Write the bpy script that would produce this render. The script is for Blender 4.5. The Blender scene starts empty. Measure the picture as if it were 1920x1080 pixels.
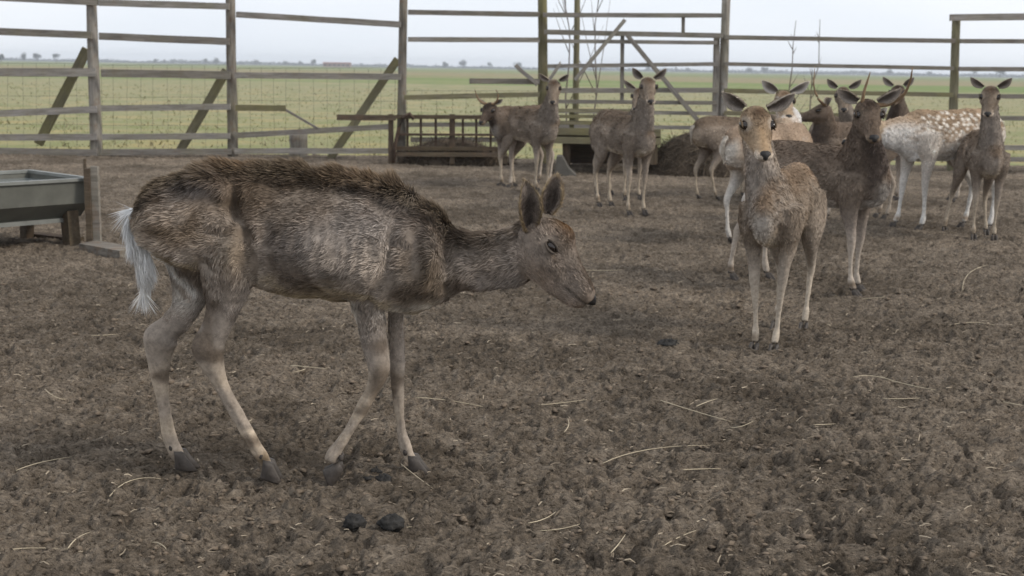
import bpy, math, random
import numpy as np
from mathutils import Vector, Matrix, kdtree
rng = np.random.default_rng(7)
random.seed(7)
SC = bpy.context.scene
COL = SC.collection
V = Vector
A = np.array
# ------------------------------------------------------------------ camera
F = 2400.0                      # focal length in pixels of a 1920 px wide picture
CAM = V((0, 0, 1.08))
cam = bpy.data.cameras.new("camera"); camo = bpy.data.objects.new("camera", cam); COL.objects.link(camo)
cam.lens = 45.0; cam.sensor_width = 36.0; cam.clip_start = 0.05; cam.clip_end = 9000
PITCH = math.atan(412 / F)
RM = Matrix.Rotation(math.pi / 2 - PITCH, 4, 'X') @ Matrix.Rotation(math.radians(0.965), 4, 'Z')
camo.matrix_world = Matrix.Translation(CAM) @ RM
cam.dof.use_dof = True; cam.dof.focus_distance = 3.42; cam.dof.aperture_fstop = 7.5
SC.camera = camo
# ------------------------------------------------------------------ sky, sun, exposure
world = bpy.data.worlds.new("World"); SC.world = world; world.use_nodes = True
wn = world.node_tree; wn.nodes.clear()
SUN_EL, SUN_AZ = math.radians(36), math.radians(106)
sky = wn.nodes.new('ShaderNodeTexSky'); sky.sky_type = 'NISHITA'; sky.sun_disc = False
sky.sun_elevation = SUN_EL; sky.sun_rotation = SUN_AZ; sky.air_density = 1.0; sky.dust_density = 3.0
bg1 = wn.nodes.new('ShaderNodeBackground'); bg1.inputs[1].default_value = 0.05
bg2 = wn.nodes.new('ShaderNodeBackground'); bg2.inputs[1].default_value = 0.96
# the cloud deck: an even overcast, very softly mottled
tc = wn.nodes.new('ShaderNodeTexCoord'); mp = wn.nodes.new('ShaderNodeMapping')
mp.inputs['Scale'].default_value = (1.0, 1.0, 3.2)
nz = wn.nodes.new('ShaderNodeTexNoise'); nz.inputs['Scale'].default_value = 2.2; nz.inputs['Detail'].default_value = 4
rp = wn.nodes.new('ShaderNodeValToRGB')
rp.color_ramp.elements[0].position = 0.3; rp.color_ramp.elements[0].color = (0.72, 0.77, 0.84, 1)
rp.color_ramp.elements[1].position = 0.72; rp.color_ramp.elements[1].color = (0.88, 0.90, 0.93, 1)
add = wn.nodes.new('ShaderNodeMixShader'); add.inputs[0].default_value = 0.85
wo = wn.nodes.new('ShaderNodeOutputWorld')
L = wn.links.new
L(tc.outputs['Generated'], mp.inputs[0]); L(mp.outputs[0], nz.inputs['Vector']); L(nz.outputs['Fac'], rp.inputs[0])
L(rp.outputs[0], bg2.inputs[0]); L(sky.outputs[0], bg1.inputs[0])
L(bg1.outputs[0], add.inputs[1]); L(bg2.outputs[0], add.inputs[2]); L(add.outputs[0], wo.inputs[0])
sun = bpy.data.lights.new("sun", 'SUN'); suno = bpy.data.objects.new("sun", sun); COL.objects.link(suno)
sun.energy = 1.5; sun.angle = math.radians(14); sun.color = (1.0, 0.93, 0.83)
# light comes through the clouds from the right, a little behind the camera
sd = V((math.sin(SUN_AZ) * math.cos(SUN_EL), math.cos(SUN_AZ) * math.cos(SUN_EL), math.sin(SUN_EL)))
suno.rotation_euler = sd.to_track_quat('Z', 'Y').to_euler()
SC.view_settings.view_transform = 'Standard'; SC.view_settings.look = 'None'
SC.view_settings.exposure = 0.53; SC.view_settings.gamma = 1.0
SC.render.engine = 'CYCLES'
SC.cycles.use_denoising = True
SC.cycles.max_bounces = 5; SC.cycles.diffuse_bounces = 3; SC.cycles.volume_bounces = 0
SC.cycles.transparent_max_bounces = 8


# ------------------------------------------------------------------ picture geometry
def ray(px, py):
    return (RM.to_3x3() @ V(((px - 960) / F, -(py - 540) / F, -1.0)))
def atY(px, py, Y):
    d = ray(px, py); return CAM + d * ((Y - CAM.y) / d.y)
def gnd(px, py, z=0.0):
    d = ray(px, py); return CAM + d * ((z - CAM.z) / d.z)


# ------------------------------------------------------------------ noise (numpy)
def _h(ix, iy, iz, seed):
    n = (ix * 374761393 + iy * 668265263 + iz * 2147483647 + seed * 1274126177) & 0xFFFFFFFF
    n = ((n ^ (n >> 13)) * 1274126177) & 0xFFFFFFFF
    n = ((n ^ (n >> 16)) * 2246822519) & 0xFFFFFFFF
    return ((n ^ (n >> 15)) & 0xFFFFFF) / float(0xFFFFFF) * 2 - 1
def vn2(x, y, seed=0):
    x0 = np.floor(x); y0 = np.floor(y); fx = x - x0; fy = y - y0
    ix = x0.astype(np.int64); iy = y0.astype(np.int64)
    ux = fx * fx * fx * (fx * (fx * 6 - 15) + 10); uy = fy * fy * fy * (fy * (fy * 6 - 15) + 10)
    def g(i, j, dx, dy):
        a = _h(i, j, 0, seed) * math.pi
        return np.cos(a) * dx + np.sin(a) * dy
    a = g(ix, iy, fx, fy); b = g(ix + 1, iy, fx - 1, fy)
    c = g(ix, iy + 1, fx, fy - 1); d = g(ix + 1, iy + 1, fx - 1, fy - 1)
    return 1.5 * ((a + (b - a) * ux) * (1 - uy) + (c + (d - c) * ux) * uy)
def vn3(p, freq, seed=0):
    q = p * freq; q0 = np.floor(q); f = q - q0; i = q0.astype(np.int64); u = f * f * (3 - 2 * f)
    r = 0
    for dx in (0, 1):
        for dy in (0, 1):
            for dz in (0, 1):
                w = (u[:, 0] if dx else 1 - u[:, 0]) * (u[:, 1] if dy else 1 - u[:, 1]) * (u[:, 2] if dz else 1 - u[:, 2])
                r = r + w * _h(i[:, 0] + dx, i[:, 1] + dy, i[:, 2] + dz, seed)
    return r
def sstep(a, b, x):
    t = np.clip((x - a) / (b - a), 0, 1); return t * t * (3 - 2 * t)


# ------------------------------------------------------------------ objects
def tag(o, label=None, cat=None, group=None, kind=None):
    if label: o['label'] = label
    if cat: o['category'] = cat
    if group: o['group'] = group
    if kind: o['kind'] = kind
    return o
def empty(name, loc=(0, 0, 0), rz=0.0):
    o = bpy.data.objects.new(name, None); COL.objects.link(o); o.location = loc; o.rotation_euler = (0, 0, rz)
    o.empty_display_size = 0.1
    return o
def mesh_np(name, verts, loops, starts, totals, smooth=True):
    me = bpy.data.meshes.new(name)
    verts = np.ascontiguousarray(verts, dtype=np.float32)
    me.vertices.add(len(verts)); me.vertices.foreach_set('co', verts.ravel())
    me.loops.add(len(loops)); me.loops.foreach_set('vertex_index', np.ascontiguousarray(loops, dtype=np.int32))
    me.polygons.add(len(starts)); me.polygons.foreach_set('loop_start', np.ascontiguousarray(starts, dtype=np.int32))
    me.polygons.foreach_set('use_smooth', np.full(len(starts), smooth))
    me.update(calc_edges=True); me.validate()
    return me
def mesh_py(name, verts, faces, smooth=True):
    me = bpy.data.meshes.new(name); me.from_pydata([tuple(v) for v in verts], [], faces); me.update()
    if len(faces) > 4:      # outward normals
        v = np.array([tuple(x) for x in verts], dtype=float); v -= v.mean(0); vol = 0.0
        for f in faces:
            p0 = v[f[0]]
            for i in range(1, len(f) - 1): vol += p0.dot(np.cross(v[f[i]], v[f[i + 1]]))
        if vol < 0: me.flip_normals()
    me.polygons.foreach_set('use_smooth', np.full(len(me.polygons), smooth))
    return me
def obj(name, me, mat, parent=None, loc=None):
    o = bpy.data.objects.new(name, me); COL.objects.link(o)
    if mat and not me.materials: me.materials.append(mat)
    if parent: o.parent = parent
    if loc is not None: o.location = loc
    return o
def setcol(me, name, c):
    a = me.attributes.new(name, 'FLOAT_COLOR', 'POINT')
    c4 = np.ones((len(c), 4), dtype=np.float32); c4[:, :3] = c; a.data.foreach_set('color', c4.ravel())
def setvec(me, name, v):
    a = me.attributes.new(name, 'FLOAT_VECTOR', 'POINT'); a.data.foreach_set('vector', np.ascontiguousarray(v, dtype=np.float32).ravel())
def beam_mesh(name, p0, p1, w, t, up=V((0, 0, 1)), jag=0.0, seg=5, seed=0):
    """weathered board from p0 to p1: w across (along up), t thick, edges slightly uneven"""
    r = random.Random(seed); p0 = V(p0); p1 = V(p1); d = (p1 - p0).normalized()
    s = d.cross(up).normalized(); u = s.cross(d).normalized()
    vs, fs = [], []
    for i in range(seg + 1):
        f = i / seg; c = p0.lerp(p1, f)
        for a, b in ((-1, -1), (1, -1), (1, 1), (-1, 1)):
            e = 0.0 if i in (0, seg) and jag == 0 else jag
            ww = w / 2 * (1 + r.uniform(-e, e)); dd = d * (r.uniform(-1, 1) * w * .6 * (jag > 0.15) if i in (0, seg) else 0)
            vs.append(c + s * (a * t / 2) + u * (b * ww) + dd)
    for i in range(seg):
        for k in range(4):
            a = i * 4 + k; b = i * 4 + (k + 1) % 4; fs.append((a, b, b + 4, a + 4))
    fs.append((3, 2, 1, 0)); n = seg * 4; fs.append((n, n + 1, n + 2, n + 3))
    return mesh_py(name, vs, fs, False)
def tube_mesh(name, pts, rad, n=8, smooth=True):
    pts = [V(p) for p in pts]; vs, fs = [], []
    ref = V((0.3, 0.2, 0.93))
    for i, p in enumerate(pts):
        t = (pts[min(i + 1, len(pts) - 1)] - pts[max(i - 1, 0)]).normalized()
        if abs(t.dot(ref)) > 0.95: ref2 = V((1, 0, 0))
        else: ref2 = ref
        s = t.cross(ref2).normalized(); u = s.cross(t)
        for k in range(n):
            a = 2 * math.pi * k / n; vs.append(p + (s * math.cos(a) + u * math.sin(a)) * rad[i])
    for i in range(len(pts) - 1):
        for k in range(n):
            a = i * n + k; b = i * n + (k + 1) % n; fs.append((a, b, b + n, a + n))
    fs.append(tuple(reversed(range(n)))); m = (len(pts) - 1) * n; fs.append(tuple(range(m, m + n)))
    return mesh_py(name, vs, fs, smooth)


# ------------------------------------------------------------------ materials
class NT:
    def __init__(s, name):
        s.m = bpy.data.materials.new(name); s.m.use_nodes = True; s.t = s.m.node_tree; s.t.nodes.clear()
        s.out = s.t.nodes.new('ShaderNodeOutputMaterial'); s.b = s.t.nodes.new('ShaderNodeBsdfPrincipled')
        s.t.links.new(s.b.outputs[0], s.out.inputs[0])
    def n(s, typ, **kw):
        k = s.t.nodes.new(typ)
        for a, v in kw.items():
            if a.startswith('i_'):
                key = a[2:]; key = int(key) if key.isdigit() else key.replace('_', ' ')
                k.inputs[key].default_value = v
            else: setattr(k, a, v)
        return k
    def l(s, a, b): s.t.links.new(a, b)
    def noise(s, vec, scale, detail=4, rough=.55, dist=0.0):
        k = s.n('ShaderNodeTexNoise'); k.inputs['Scale'].default_value = scale; k.inputs['Detail'].default_value = detail
        k.inputs['Roughness'].default_value = rough; k.inputs['Distortion'].default_value = dist
        if vec is not None: s.l(vec, k.inputs['Vector'])
        return k.outputs['Fac']
    def ramp(s, fac, *els):
        k = s.n('ShaderNodeValToRGB'); e = k.color_ramp.elements
        while len(e) < len(els): e.new(0.5)
        for i, (p, c) in enumerate(els): e[i].position = p; e[i].color = (*c, 1)
        s.l(fac, k.inputs[0]); return k.outputs[0]
    def mix(s, fac, a, b, mode='MIX'):
        k = s.n('ShaderNodeMix', data_type='RGBA', blend_type=mode)
        if isinstance(fac, float): k.inputs[0].default_value = fac
        else: s.l(fac, k.inputs[0])
        for v, i in ((a, 6), (b, 7)):
            if isinstance(v, tuple): k.inputs[i].default_value = (*v, 1)
            else: s.l(v, k.inputs[i])
        return k.outputs[2]
    def bump(s, h, strength=.4, dist=.01):
        k = s.n('ShaderNodeBump'); k.inputs['Strength'].default_value = strength; k.inputs['Distance'].default_value = dist
        s.l(h, k.inputs['Height']); s.l(k.outputs[0], s.b.inputs['Normal'])
    def fin(s, col=None, rough=.85, spec=.2):
        if col is not None:
            if isinstance(col, tuple): s.b.inputs['Base Color'].default_value = (*col, 1)
            else: s.l(col, s.b.inputs['Base Color'])
        s.b.inputs['Roughness'].default_value = rough; s.b.inputs['Specular IOR Level'].default_value = spec
        return s.m
def mat_soil():
    k = NT('trampled_soil'); g = k.n('ShaderNodeNewGeometry').outputs['Position']
    mpg = k.n('ShaderNodeMapping'); mpg.inputs['Scale'].default_value = (.65, 1.2, 1); k.l(g, mpg.inputs[0])
    a = k.noise(g, 0.9, 5, .62); b = k.noise(g, 9, 8, .72, .4); c = k.noise(mpg.outputs[0], 95, 6, .74, .4); d = k.noise(g, 260, 3, .7)
    col = k.ramp(b, (.33, (.158, .127, .097)), (.5, (.243, .198, .153)), (.66, (.335, .278, .22)))
    col2 = k.ramp(a, (.36, (.60, .59, .58)), (.50, (1.0, 1.0, 1.0)), (.64, (1.25, 1.24, 1.23)))
    col = k.mix(1.0, col, col2, 'MULTIPLY')
    col3 = k.ramp(c, (.385, (.20, .19, .18)), (.45, (.84, .84, .84)), (.55, (1.14, 1.14, 1.13)), (.65, (1.75, 1.71, 1.65)))  # pale end: dry flakes; dark end paints in the shade of small pits
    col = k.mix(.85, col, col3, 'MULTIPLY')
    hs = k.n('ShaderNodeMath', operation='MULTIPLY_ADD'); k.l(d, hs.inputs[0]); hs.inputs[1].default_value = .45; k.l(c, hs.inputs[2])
    k.bump(hs.outputs[0], 1.0, .030)
    return k.fin(col, .95, .12)
def mat_field():
    k = NT('pasture'); g = k.n('ShaderNodeNewGeometry').outputs['Position']
    sep = k.n('ShaderNodeSeparateXYZ'); k.l(g, sep.inputs[0])
    mpn = k.n('ShaderNodeMapping'); mpn.inputs['Scale'].default_value = (.012, .05, 1); k.l(g, mpn.inputs[0])
    wob = k.noise(mpn.outputs[0], 1.0, 4)
    wm = k.n('ShaderNodeMath', operation='MULTIPLY_ADD'); k.l(wob, wm.inputs[0]); wm.inputs[1].default_value = 0.5; wm.inputs[2].default_value = -.25
    # distance across the plain on a log scale
    lg = k.n('ShaderNodeMath', operation='LOGARITHM'); k.l(sep.outputs[1], lg.inputs[0]); lg.inputs[1].default_value = 10
    ad = k.n('ShaderNodeMath', operation='ADD'); k.l(lg.outputs[0], ad.inputs[0]); k.l(wm.outputs[0], ad.inputs[1])
    nr = k.n('ShaderNodeMapRange'); nr.inputs[1].default_value = 1.0; nr.inputs[2].default_value = 3.5; k.l(ad.outputs[0], nr.inputs[0])
    # 10 m -> 0, 100 m -> .4, 1000 m -> .8
    base = k.ramp(nr.outputs[0], (.0, (.23, .23, .105)), (.22, (.275, .262, .155)), (.36, (.275, .262, .165)), (.405, (.185, .225, .095)),
                  (.455, (.17, .22, .085)), (.49, (.27, .23, .15)), (.57, (.24, .225, .13)), (.62, (.195, .22, .11)), (1.0, (.19, .21, .125)))
    sm = k.noise(g, .7, 5, .65); fi = k.noise(g, 5.5, 5, .7)
    t1 = k.ramp(sm, (.3, (.72, .82, .60)), (.5, (1., 1., 1.)), (.68, (1.32, 1.12, 1.0)))
    base = k.mix(1.0, base, t1, 'MULTIPLY')
    t2 = k.ramp(fi, (.3, (.6, .65, .55)), (.55, (1.05, 1.05, 1.0)), (.75, (1.35, 1.25, 1.15)))
    base = k.mix(.3, base, t2, 'MULTIPLY')
    k.bump(fi, .6, .08)
    return k.fin(base, .95, .1)
def mat_wood(name, c0, c1, green=0.0, rust=0.0):
    k = NT(name); tcn = k.n('ShaderNodeTexCoord'); oi = k.n('ShaderNodeObjectInfo')
    addv = k.n('ShaderNodeVectorMath', operation='ADD'); k.l(tcn.outputs['Object'], addv.inputs[0])
    sc = k.n('ShaderNodeVectorMath', operation='SCALE'); cmb = k.n('ShaderNodeCombineXYZ')
    for i in range(3): k.l(oi.outputs['Random'], cmb.inputs[i])
    k.l(cmb.outputs[0], sc.inputs[0]); sc.inputs['Scale'].default_value = 37.0; k.l(sc.outputs[0], addv.inputs[1])
    v = addv.outputs[0]
    mp2 = k.n('ShaderNodeMapping'); mp2.inputs['Scale'].default_value = (1.2, 14, 14); k.l(v, mp2.inputs[0])
    gr = k.noise(mp2.outputs[0], 3.0, 6, .7, .5); bl = k.noise(v, 2.6, 4, .6); fi = k.noise(v, 16, 4)
    col = k.ramp(gr, (.3, c0), (.7, c1))
    ov = k.ramp(oi.outputs['Random'], (0, (.8, .78, .76)), (1, (1.18, 1.18, 1.2)))
    col = k.mix(1.0, col, ov, 'MULTIPLY')
    if green:
        gf = k.n('ShaderNodeMapRange'); gf.inputs[1].default_value = .42; gf.inputs[2].default_value = .68; gf.inputs[4].default_value = green; k.l(bl, gf.inputs[0])
        col = k.mix(gf.outputs[0], col, (.20, .185, .085))
    if rust:
        gf = k.n('ShaderNodeMapRange'); gf.inputs[1].default_value = .52; gf.inputs[2].default_value = .7; gf.inputs[4].default_value = rust; k.l(fi, gf.inputs[0])
        col = k.mix(gf.outputs[0], col, (.17, .105, .06))
    k.bump(gr, .5, .01)
    return k.fin(col, .9, .15)
def mat_attr(name, rough=.9, spec=.08, usenrm=False, var=.25, fr=60):
    k = NT(name); at = k.n('ShaderNodeAttribute', attribute_name='Col')
    tcn = k.n('ShaderNodeTexCoord'); n1 = k.noise(tcn.outputs['Object'], fr, 4, .65)
    m = k.ramp(n1, (.3, (1 - var,) * 3), (.7, (1 + var,) * 3))
    col = k.mix(1.0, at.outputs['Color'], m, 'MULTIPLY')
    if usenrm:
        an = k.n('ShaderNodeAttribute', attribute_name='nrm')
        vt = k.n('ShaderNodeVectorTransform', vector_type='NORMAL', convert_from='OBJECT', convert_to='WORLD')
        k.l(an.outputs['Vector'], vt.inputs[0]); k.l(vt.outputs[0], k.b.inputs['Normal'])
    else:
        k.bump(n1, .35, .004)
    return k.fin(col, rough, spec)
def mat_plain(name, c, rough=.6, spec=.3, var=.2, fr=30, bump=.3, metal=0.0):
    k = NT(name); tcn = k.n('ShaderNodeTexCoord'); n1 = k.noise(tcn.outputs['Object'], fr, 5, .65)
    col = k.ramp(n1, (.28, tuple(x * (1 - var) for x in c)), (.72, tuple(min(1, x * (1 + var)) for x in c)))
    if bump: k.bump(n1, bump, .006)
    k.b.inputs['Metallic'].default_value = metal
    return k.fin(col, rough, spec)
M = dict(
    soil=mat_soil(), field=mat_field(),
    wood=mat_wood('weathered_grey_wood', (.12, .112, .102), (.31, .29, .265), .28, .22),
    greenwood=mat_wood('mossy_wood', (.10, .092, .062), (.23, .21, .14), .7, .1),
    darkwood=mat_wood('old_brown_wood', (.045, .033, .025), (.12, .092, .068), .12, .3),
    post=mat_wood('post_wood', (.125, .115, .103), (.32, .295, .26), .28, .5),
    skin=mat_attr('deer_coat', .92, .06, False, .28, 70), fur=mat_attr('deer_hair', .8, .12, False, .12, 25),
    ear=mat_attr('ear_coat', .9, .06, False, .15, 90),
    hoof=mat_plain('hoof_horn', (.062, .052, .045), .55, .3, .4, 60),
    eye=mat_plain('deer_eye', (.020, .014, .011), .08, .5, .3, 120, 0),
    iris=mat_plain('deer_iris', (.065, .048, .036), .1, .5, .25, 200, 0),
    nose=mat_plain('wet_nose', (.020, .018, .018), .5, .3, .3, 260, .5),
    antler=mat_plain('antler_bone', (.22, .145, .085), .6, .25, .45, 18),
    straw=mat_plain('dry_straw', (.46, .39, .28), .75, .2, .25, 12, 0),
    hay=mat_plain('old_hay', (.085, .066, .05), .9, .1, .5, 14, .8),
    dung=mat_plain('dung', (.030, .028, .026), .8, .25, .5, 70, 1.0),
    clod=mat_plain('soil_clod', (.165, .13, .098), .95, .1, .4, 60, .8),
    steel=mat_plain('galvanised_steel', (.125, .125, .108), .6, .35, .22, 7, .1, .25),
    rimsteel=mat_plain('galvanised_rim', (.20, .205, .19), .5, .4, .2, 9, .1, .3),
    rust=mat_plain('rusty_iron', (.075, .052, .038), .85, .2, .4, 22, .4),
    grass=mat_attr('grass_blades', .9, .1, False, .2, 2),
    twig=mat_plain('bare_twig', (.15, .125, .11), .9, .1, .3, 8, 0),
    crown=mat_plain('winter_crown', (.075, .080, .072), .95, .05, .35, .5, 0),
    trunk=mat_plain('tree_bark', (.06, .052, .045), .95, .05, .3, 1, 0),
    brick=mat_plain('pale_brick', (.30, .20, .17), .9, .1, .2, .6, 0),
    roof=mat_plain('red_tile', (.21, .085, .06), .9, .1, .2, .6, 0),
    glass=mat_plain('dark_pane', (.03, .035, .04), .2, .5, .1, 1, 0),
    concrete=mat_plain('concrete', (.11, .103, .092), .9, .15, .25, 9, .3),
    wire=mat_plain('fence_wire', (.09, .085, .075), .7, .3, .2, 5, 0),
    water=mat_plain('trough_water', (.16, .18, .19), .06, .6, .1, 3, 0),
)
# ------------------------------------------------------------------ the ground
def macro(x, y):
    h = .035 * vn2(x * .55 + 3, y * .55, 1) + .018 * vn2(x * 1.7, y * 1.7 + 9, 2)
    far = sstep(8, 13, y)
    return h * (1 - .3 * far) - .012
def micro(x, y):
    wx = x + .03 * vn2(x * 9, y * 9, 21); wy = y + .03 * vn2(x * 9 + 5, y * 9, 22)
    a = .010 * vn2(wx * 5.5, wy * 6.5, 3)
    b = .017 * (.45 - np.abs(vn2(wx * 10, wy * 14, 4)))
    c = .022 * (.4 - np.abs(vn2(wx * 21, wy * 33, 5)))
    d = .013 * vn2(wx * 40, wy * 60, 6) - .014 * sstep(.25, .6, vn2(wx * 31 + 9, wy * 40, 16))
    pits = -.028 * sstep(.35, .75, vn2(wx * 7.5 + 40, wy * 9, 8)) - .018 * sstep(.4, .7, vn2(wx * 17 + 4, wy * 19, 9))
    return a + b + c + d + pits
def ground_h(x, y, fine=1.0):
    return macro(x, y) + fine * micro(x, y)
def gh(x, y, fine=0.0):
    x = A([float(x)]); y = A([float(y)]); return float(ground_h(x, y, fine)[0])
def build_ground():
    ys = np.exp(np.linspace(math.log(2.2), math.log(16.6), 930)); us = np.linspace(-.5, .5, 800)
    Yg, Ug = np.meshgrid(ys, us, indexing='ij')
    X = Ug * (Yg + .25); Z = ground_h(X.ravel(), Yg.ravel()).reshape(X.shape)
    g = np.random.default_rng(77)      # hoof prints: pairs of pointed dents with a pushed-up edge
    for _ in range(420):
        y = 2.4 + 7.5 * g.random() ** 1.4; x = (g.random() * 2 - 1) * .46 * y; a = g.random() * 6.28; ca, sa = math.cos(a), math.sin(a); k = g.uniform(.9, 1.25); dp = g.uniform(.010, .026)
        i0, i1 = np.searchsorted(ys, [y - .12, y + .12]); j0, j1 = np.searchsorted(us, [(x - .12) / (y + .13), (x + .12) / (y + .37)])
        if i1 <= i0 or j1 <= j0: continue
        dx = X[i0:i1, j0:j1] - x; dy = Yg[i0:i1, j0:j1] - y; u = (dx * ca + dy * sa) / k; v = (-dx * sa + dy * ca) / k
        w = np.abs(v) - .014 - .004 * (u > 0); q = (u / .034) ** 2 + (w / .012) ** 2; q2 = (u / .048) ** 2 + (v / .042) ** 2
        Z[i0:i1, j0:j1] += -dp * np.exp(-q ** 1.5) + dp * .45 * np.exp(-((np.sqrt(q2) - 1.0) / .3) ** 2)
    fade = sstep(15.6, 16.5, Yg); Z = Z * (1 - fade) - .07 * fade
    v = np.stack([X, Yg, Z], -1).reshape(-1, 3); nr, nc = X.shape
    i = np.arange(nr * nc).reshape(nr, nc)
    q = np.stack([i[:-1, :-1], i[:-1, 1:], i[1:, 1:], i[1:, :-1]], -1).reshape(-1, 4)
    me = mesh_np('trampled_ground', v, q.ravel(), np.arange(len(q)) * 4, None)
    o = obj('ground', me, M['soil']); tag(o, 'trampled brown soil of the deer pen', kind='structure')
    def sheet(name, x0, x1, y0, y1, z, mat, label):
        me = mesh_py(name, [(x0, y0, z), (x1, y0, z), (x1, y1, z), (x0, y1, z)], [(0, 1, 2, 3)], False)
        return tag(obj(name, me, mat), label, kind='structure')
    sheet('paddock_ground', -40, 40, -30, 15.7, -.09, M['soil'], 'bare soil of the pen round the trampled part')
    sheet('pasture_field', -1700, 1700, -350, 1880, -.10, M['field'], 'wide flat green pasture reaching the horizon')
build_ground()


def grass_strip():
    n = 30000
    y = 15.35 + 55 * rng.random(n) ** 2.2; x = (rng.random(n) * 2 - 1) * (.5 * y + 1)
    dens = vn2(x * .8, y * .8, 31)
    keep = rng.random(n) < (.55 + .9 * dens); x, y, dens = x[keep], y[keep], dens[keep]; n = len(x)
    hgt = (.02 + .055 * rng.random(n) ** 1.8) * (1 + .7 * np.clip(dens, 0, 1)); a = rng.random(n) * 6.28
    w = (.005 + .005 * rng.random(n)) * (1 + y / 25); lean = rng.normal(0, .7, (n, 2)) * hgt[:, None]
    p = np.stack([x, y, np.full(n, -.10)], -1); s = np.stack([np.cos(a), np.sin(a) * .3, 0 * a], -1) * w[:, None]
    tip = p + np.stack([lean[:, 0], lean[:, 1], hgt], -1)
    v = np.stack([p - s, p + s, tip], 1).reshape(-1, 3)
    me = mesh_np('grass', v, np.arange(3 * n), np.arange(n) * 3, None)
    t = rng.random(n)[:, None]; dry = sstep(-.1, .5, vn2(x * .35 + 7, y * .35, 33) + .5 * (rng.random(n) - .5))[:, None]
    c = (A([.23, .235, .105]) * (1 - t) + A([.28, .275, .14]) * t) * (1 - dry) + dry * (A([.33, .29, .19]) * (.7 + .5 * t))
    setcol(me, 'Col', np.repeat(c, 3, 0))
    tag(obj('grass', me, M['grass']), 'rough green and straw coloured grass beyond the fence', 'grass', kind='stuff')
grass_strip()


def far_tree(px, py_base, w_px, h_px, Y, label, seed, dark=1.0):
    r = random.Random(seed); b = atY(px, py_base, Y); b.z = -.1
    h = h_px * Y / F; w = w_px * Y / F
    t = empty('field_tree', b); tag(t, label, 'tree', 'distant trees along the horizon')
    pts = [(0, 0, 0), (0.05 * w, 0, h * .25), (-.03 * w, 0, h * .5), (0, 0, h * .85)]
    obj('trunk', tube_mesh('trunk', pts, [w * .035, w * .028, w * .02, w * .006], 6), M['trunk'], t)
    # crown: many twig-sized slivers spread through an uneven volume
    g = np.random.default_rng(seed); n = 900
    lobes = [(r.uniform(-.3, .3) * w, r.uniform(-.3, .3) * w, h * r.uniform(.42, .8), w * r.uniform(.16, .3)) for _ in range(7)]
    li = g.integers(0, 7, n); c = A(lobes)[li]
    d = g.normal(size=(n, 3)); d /= np.linalg.norm(d, axis=1)[:, None]; rad = c[:, 3] * g.random(n) ** .45
    p = c[:, :3] + d * rad[:, None]; p[:, 2] = np.clip(p[:, 2], h * .12, h * 1.02)
    e1 = g.normal(size=(n, 3)) * w * .045; e2 = g.normal(size=(n, 3)) * w * .045
    v = np.stack([p, p + e1, p + e2], 1).reshape(-1, 3)
    obj('crown', mesh_np('crown', v, np.arange(3 * n), np.arange(n) * 3, None), M['crown'], t)
FT = [(2, 112, 14, 17, 600, 'dark round tree cut off by the left edge of the picture'),
      (46, 112, 16, 16, 1100, 'leftmost pale tree of the clump between the edge and the first post'),
      (70, 112, 18, 17, 1100, 'tallest pale tree in the clump near the first fence post'),
      (106, 113, 15, 17, 1100, 'rounded pale tree just short of the first fence post'),
      (292, 118, 10, 9, 1300, 'small bluish tree between the first two posts'),
      (308, 118, 6, 8, 1300, 'narrow bluish tree between the first two posts'),
      (386, 120, 10, 12, 1300, 'bluish tree close before the second post'),
      (406, 120, 14, 12, 1300, 'wide bluish tree touching the second post'),
      (480, 121, 12, 10, 1400, 'faint tree just past the second post'),
      (534, 122, 10, 9, 1400, 'faint thin tree midway to the low building'),
      (562, 122, 9, 9, 1400, 'faint low tree before the low building'),
      (587, 122, 14, 13, 1400, 'taller faint tree beside the low building'),
      (834, 130, 16, 11, 1400, 'low bluish tree past the third post'),
      (868, 130, 18, 15, 1400, 'tall bluish tree between the third post and the gate'),
      (918, 131, 12, 12, 1400, 'narrow bluish tree nearest the gate post'),
      (970, 132, 18, 12, 1400, 'bluish tree partly behind the gate post'),
      (1215, 136, 12, 10, 1500, 'bluish tree seen through the gate near its middle'),
      (1290, 137, 12, 9, 1500, 'bluish tree seen through the gate near its hinge post'),
      (1405, 139, 14, 10, 1500, 'dark bluish tree just past the gate'),
      (1432, 139, 16, 12, 1500, 'broader dark bluish tree past the gate'),
      (1668, 142, 12, 12, 1500, 'bluish tree above the dark buck'),
      (1742, 143, 12, 9, 1500, 'low bluish tree above the spotted deer'),
      (1826, 144, 15, 22, 1100, 'taller tree just past the square end post'),
      (1874, 144, 20, 22, 1100, 'round tree between the end post and the picture edge')]
for i, a in enumerate(FT): far_tree(*a[:5], a[5], 100 + i)
def tree_line():
    n = 40000; g = np.random.default_rng(5)
    x = (g.random(n) * 2 - 1) * 1000; y = 1640 + g.random(n) * 60
    hh = 8.5 * (.55 + .45 * vn2(x / 60, x * 0 + .5, 3)) * (.6 + .4 * vn2(x / 17, x * 0, 4))
    z = g.random(n) * np.clip(hh, .8, 9)
    p = np.stack([x, y, z], -1); e = g.normal(size=(2, n, 3)) * 1.1
    v = np.stack([p, p + e[0], p + e[1]], 1).reshape(-1, 3)
    me = mesh_np('distant_treeline', v, np.arange(3 * n), np.arange(n) * 3, None)
    tag(obj('distant_treeline', me, M['crown']), 'blue grey line of far woods on the horizon', 'treeline', kind='stuff')
tree_line()
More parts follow.
